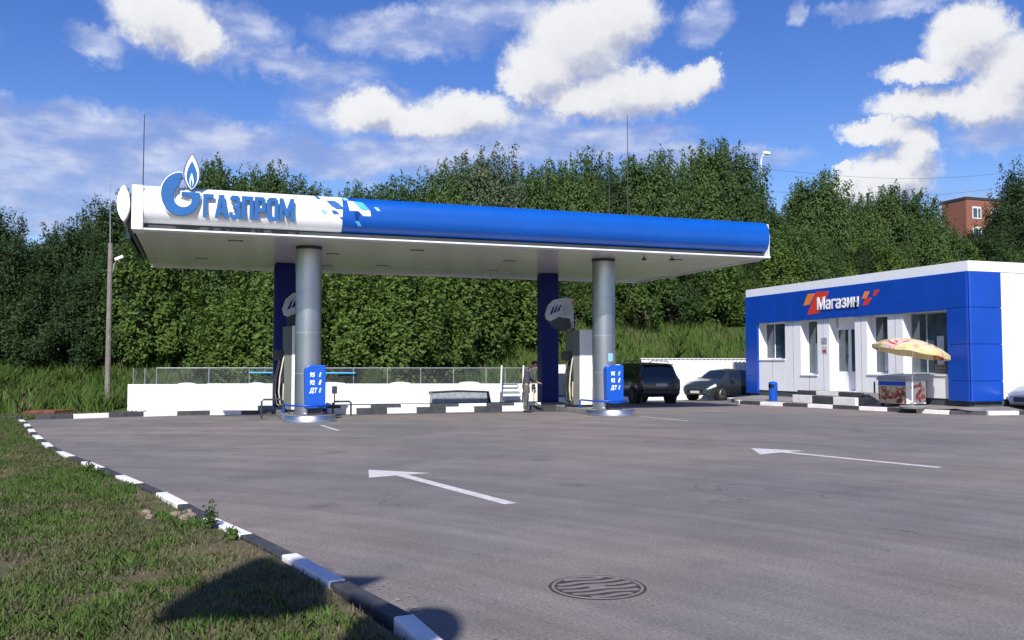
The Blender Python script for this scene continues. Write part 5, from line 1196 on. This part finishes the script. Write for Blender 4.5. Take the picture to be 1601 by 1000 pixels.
# ------------------------------------------------------------------ far things
X, z = pix_xy(1472, 303, 112); X *= 117 / 112; gzb = ground_z(X, 112) - 1
b = thing('brick_house', (X + 6, 112, gzb), 'red brick apartment house half hidden by trees on the hill', 'house')
part('wall', M['brick'], b, lambda m: m.bb(X, X + 8, 112, 117, gzb, z - .5)); part('roof', M['dark_metal'], b, lambda m: m.bb(X - .1, X + 8.1, 111.9, 117.1, z - .5 + .003, z - .1))
for k, (wx, wz) in enumerate(((X + 1.3, z - 3.6), (X + 5.2, z - 3.6), (X + 1.3, z - 6.9), (X + 5.2, z - 6.9))):
    q = part('window', M['white'], b, lambda m: (m.bb(wx, wx + 1.8, 111.93, 111.995, wz, wz + .12), m.bb(wx, wx + 1.8, 111.93, 111.995, wz + 1.7, wz + 1.95), m.bb(wx, wx + .12, 111.93, 111.995, wz + .12, wz + 1.7), m.bb(wx + 1.68, wx + 1.8, 111.93, 111.995, wz + .12, wz + 1.7), m.bb(wx + 1.0, wx + 1.15, 111.93, 111.995, wz + .12, wz + 1.7)))
    part('pane', M['shop_glass'], q, lambda m: m.bb(wx + .12, wx + 1.68, 111.96, 111.99, wz + .12, wz + 1.7))
X, z = pix_xy(1190, 264, 74); gzb = ground_z(X, 74)
t = thing('street_lamp', (X, 74, gzb), 'white street lamp with curved arm rising above the trees', 'street lamp')
part('pole', M['galv'], t, lambda m: m.tube([(X, 74, gzb - .5), (X, 74, z + .4)], [.20, .13], 8)); part('arm', M['white'], t, lambda m: m.tube([(X, 74, z + .3), (X + .03, 74, z + .95), (X + .2, 74, z + 1.35), (X + .55, 74, z + 1.6)], .08, 8))
part('lamp_head', M['white'], t, lambda m: m.box((X + .62, 74, z + 1.62), (.75, .4, .28)), bevel=.08)
for (pa, pb, lb) in (((1190, 263), (1640, 262), 'upper thin overhead wire running right from the street lamp'), ((1190, 298), (1640, 282), 'lower thin overhead wire above the brick house')):
    xa, za = pix_xy(*pa, 80); xb, zb = pix_xy(*pb, 80)
    o = MB().tube([(xa + (xb - xa) * i / 12, 80, za + (zb - za) * i / 12 - 1.2 * math.sin(math.pi * i / 12)) for i in range(13)], .013, 4).build('overhead_wire', M['black'], org=((xa + xb) / 2, 80, za)); tag(o, lb, 'wire')
X, z = pix_xy(1357, 304, 84)
t = thing('chimney_post', (X, 84, ground_z(X, 84)), 'small dark post head poking out of the trees behind the shop', 'post'); part('shaft', M['dark_metal'], t, lambda m: m.bb(X - .10, X + .10, 83.9, 84.1, ground_z(X, 84), z)); part('cap', M['dark_metal'], t, lambda m: m.bb(X - .14, X + .14, 83.85, 84.15, z + .002, z + .2))

# ------------------------------------------------------------------ lawn bits
def rock(x, y, s, lb, seed):
    r_ = random.Random(seed); bm = bmesh.new(); bmesh.ops.create_icosphere(bm, subdivisions=2, radius=1)
    for v in bm.verts: v.co = Vector((v.co.x * s, v.co.y * s * .75, max(v.co.z, -.4) * s * .6)) * r_.uniform(.78, 1.15)
    me = bpy.data.meshes.new('rock'); bm.to_mesh(me); bm.free(); me.materials.append(M['stone']); o = bpy.data.objects.new('rock', me); col.objects.link(o); o.location = (x, y, lawn_z(x, y) + s * .2); o.rotation_euler = (0, 0, r_.uniform(0, 6)); tag(o, lb, 'rock', 'broken stones on the lawn')
for i, (x_, y_, s_, lb) in enumerate(((-.50, 10.15, .07, 'broken stone lying farthest left on the lawn near the kerb'), (-.46, 9.9, .05, 'small stone left of the stone heap on the lawn'), (-.20, 9.85, .08, 'largest stone at the left of the heap on the lawn'), (-.10, 9.95, .07, 'stone at the back of the heap on the lawn'), (-.06, 9.75, .06, 'stone at the right of the heap on the lawn'), (-.12, 9.66, .065, 'stone at the front of the heap on the lawn'))): rock(x_, y_, s_, lb, i)
o = MB().prism([(-5.3, 32.0), (-4.4, 32.2), (-3.9, 32.9), (-5.0, 32.7)], 'z', -.03, .14).build('rusty_board', M['rust'], bevel=.02, org=(-4.7, 32.4, 0)); tag(o, 'rusty brown sheet lying on the verge at the far left', 'metal sheet')
def weed(x, y, h, lb, seed):
    global rng
    rng = np.random.default_rng(seed); t = thing('weed', (x, y, lawn_z(x, y)), lb, 'weed'); m = MB()
    cs = []
    for k in range(5):
        a = k * 1.3 + seed; hh = h * (1 - .12 * k); tp = (.3 * h * math.cos(a) * .5, .3 * h * math.sin(a) * .5, hh); m.tube([(0, 0, -.02), (tp[0] * .4, tp[1] * .4, hh * .6), tp], [.004, .003, .002], 5)
        cs += [(tp[0] * f, tp[1] * f, hh * f) for f in (.35, .5, .65, .8, .95)]
    m.build('stem', M['grass'], t, world=False); mesh_np('leaves', leaf_quads(np.array(cs), 7, .016 + h * .05, .022), 4, M['leaf_bush'], t)
weed(.12, 9.0, .24, 'leafy weed growing at the kerb near the stone heap', 1); weed(.30, 8.35, .10, 'small weed at the kerb before the stone heap', 2); weed(-1.25, 13.3, .16, 'weed tuft at the kerb farther along the lawn', 3); weed(-1.45, 14.0, .18, 'farthest weed clump at the kerb', 4); 

# ------------------------------------------------------------------ unseen boards added behind the camera, outlined to throw the foreground shadow
YS = -1.2
def caster(gx0, gy0): t_ = gy0 - YS; return (gx0 - .45 * t_, .92 * t_)
t = thing('direction_sign', (-2.0, YS, 0), 'tall steel post with a pointed direction board and a round plate', 'sign')
bpts = [caster(*p) for p in [(-.24, 6.10), (-.14, 6.5), (.05, 6.95), (.30, 7.35), (.48, 7.62), (.62, 7.60), (.70, 7.30), (.84, 7.42), (.98, 7.40), (1.02, 7.08), (1.36, 6.93), (1.02, 6.58), (.93, 6.60), (.86, 6.02), (.5, 5.93), (.1, 6.02)]]
part('board', M['blue'], t, lambda m: m.prism(bpts, 'y', YS - .04, YS + .04))
rc = caster(1.20, 5.40); part('round_plate', M['white'], t, lambda m: m.prism([(rc[0] + .34 * math.cos(a), rc[1] + .52 * math.sin(a)) for a in [2 * math.pi * i / 32 for i in range(32)]], 'y', YS - .04, YS + .04))
pc = caster(.98, 5.6); part('post', M['galv'], t, lambda m: m.tube([(rc[0], YS + .08, -.1), (rc[0], YS + .08, rc[1]), (pc[0] - .2, YS + .08, pc[1] + .45)], .05, 10))
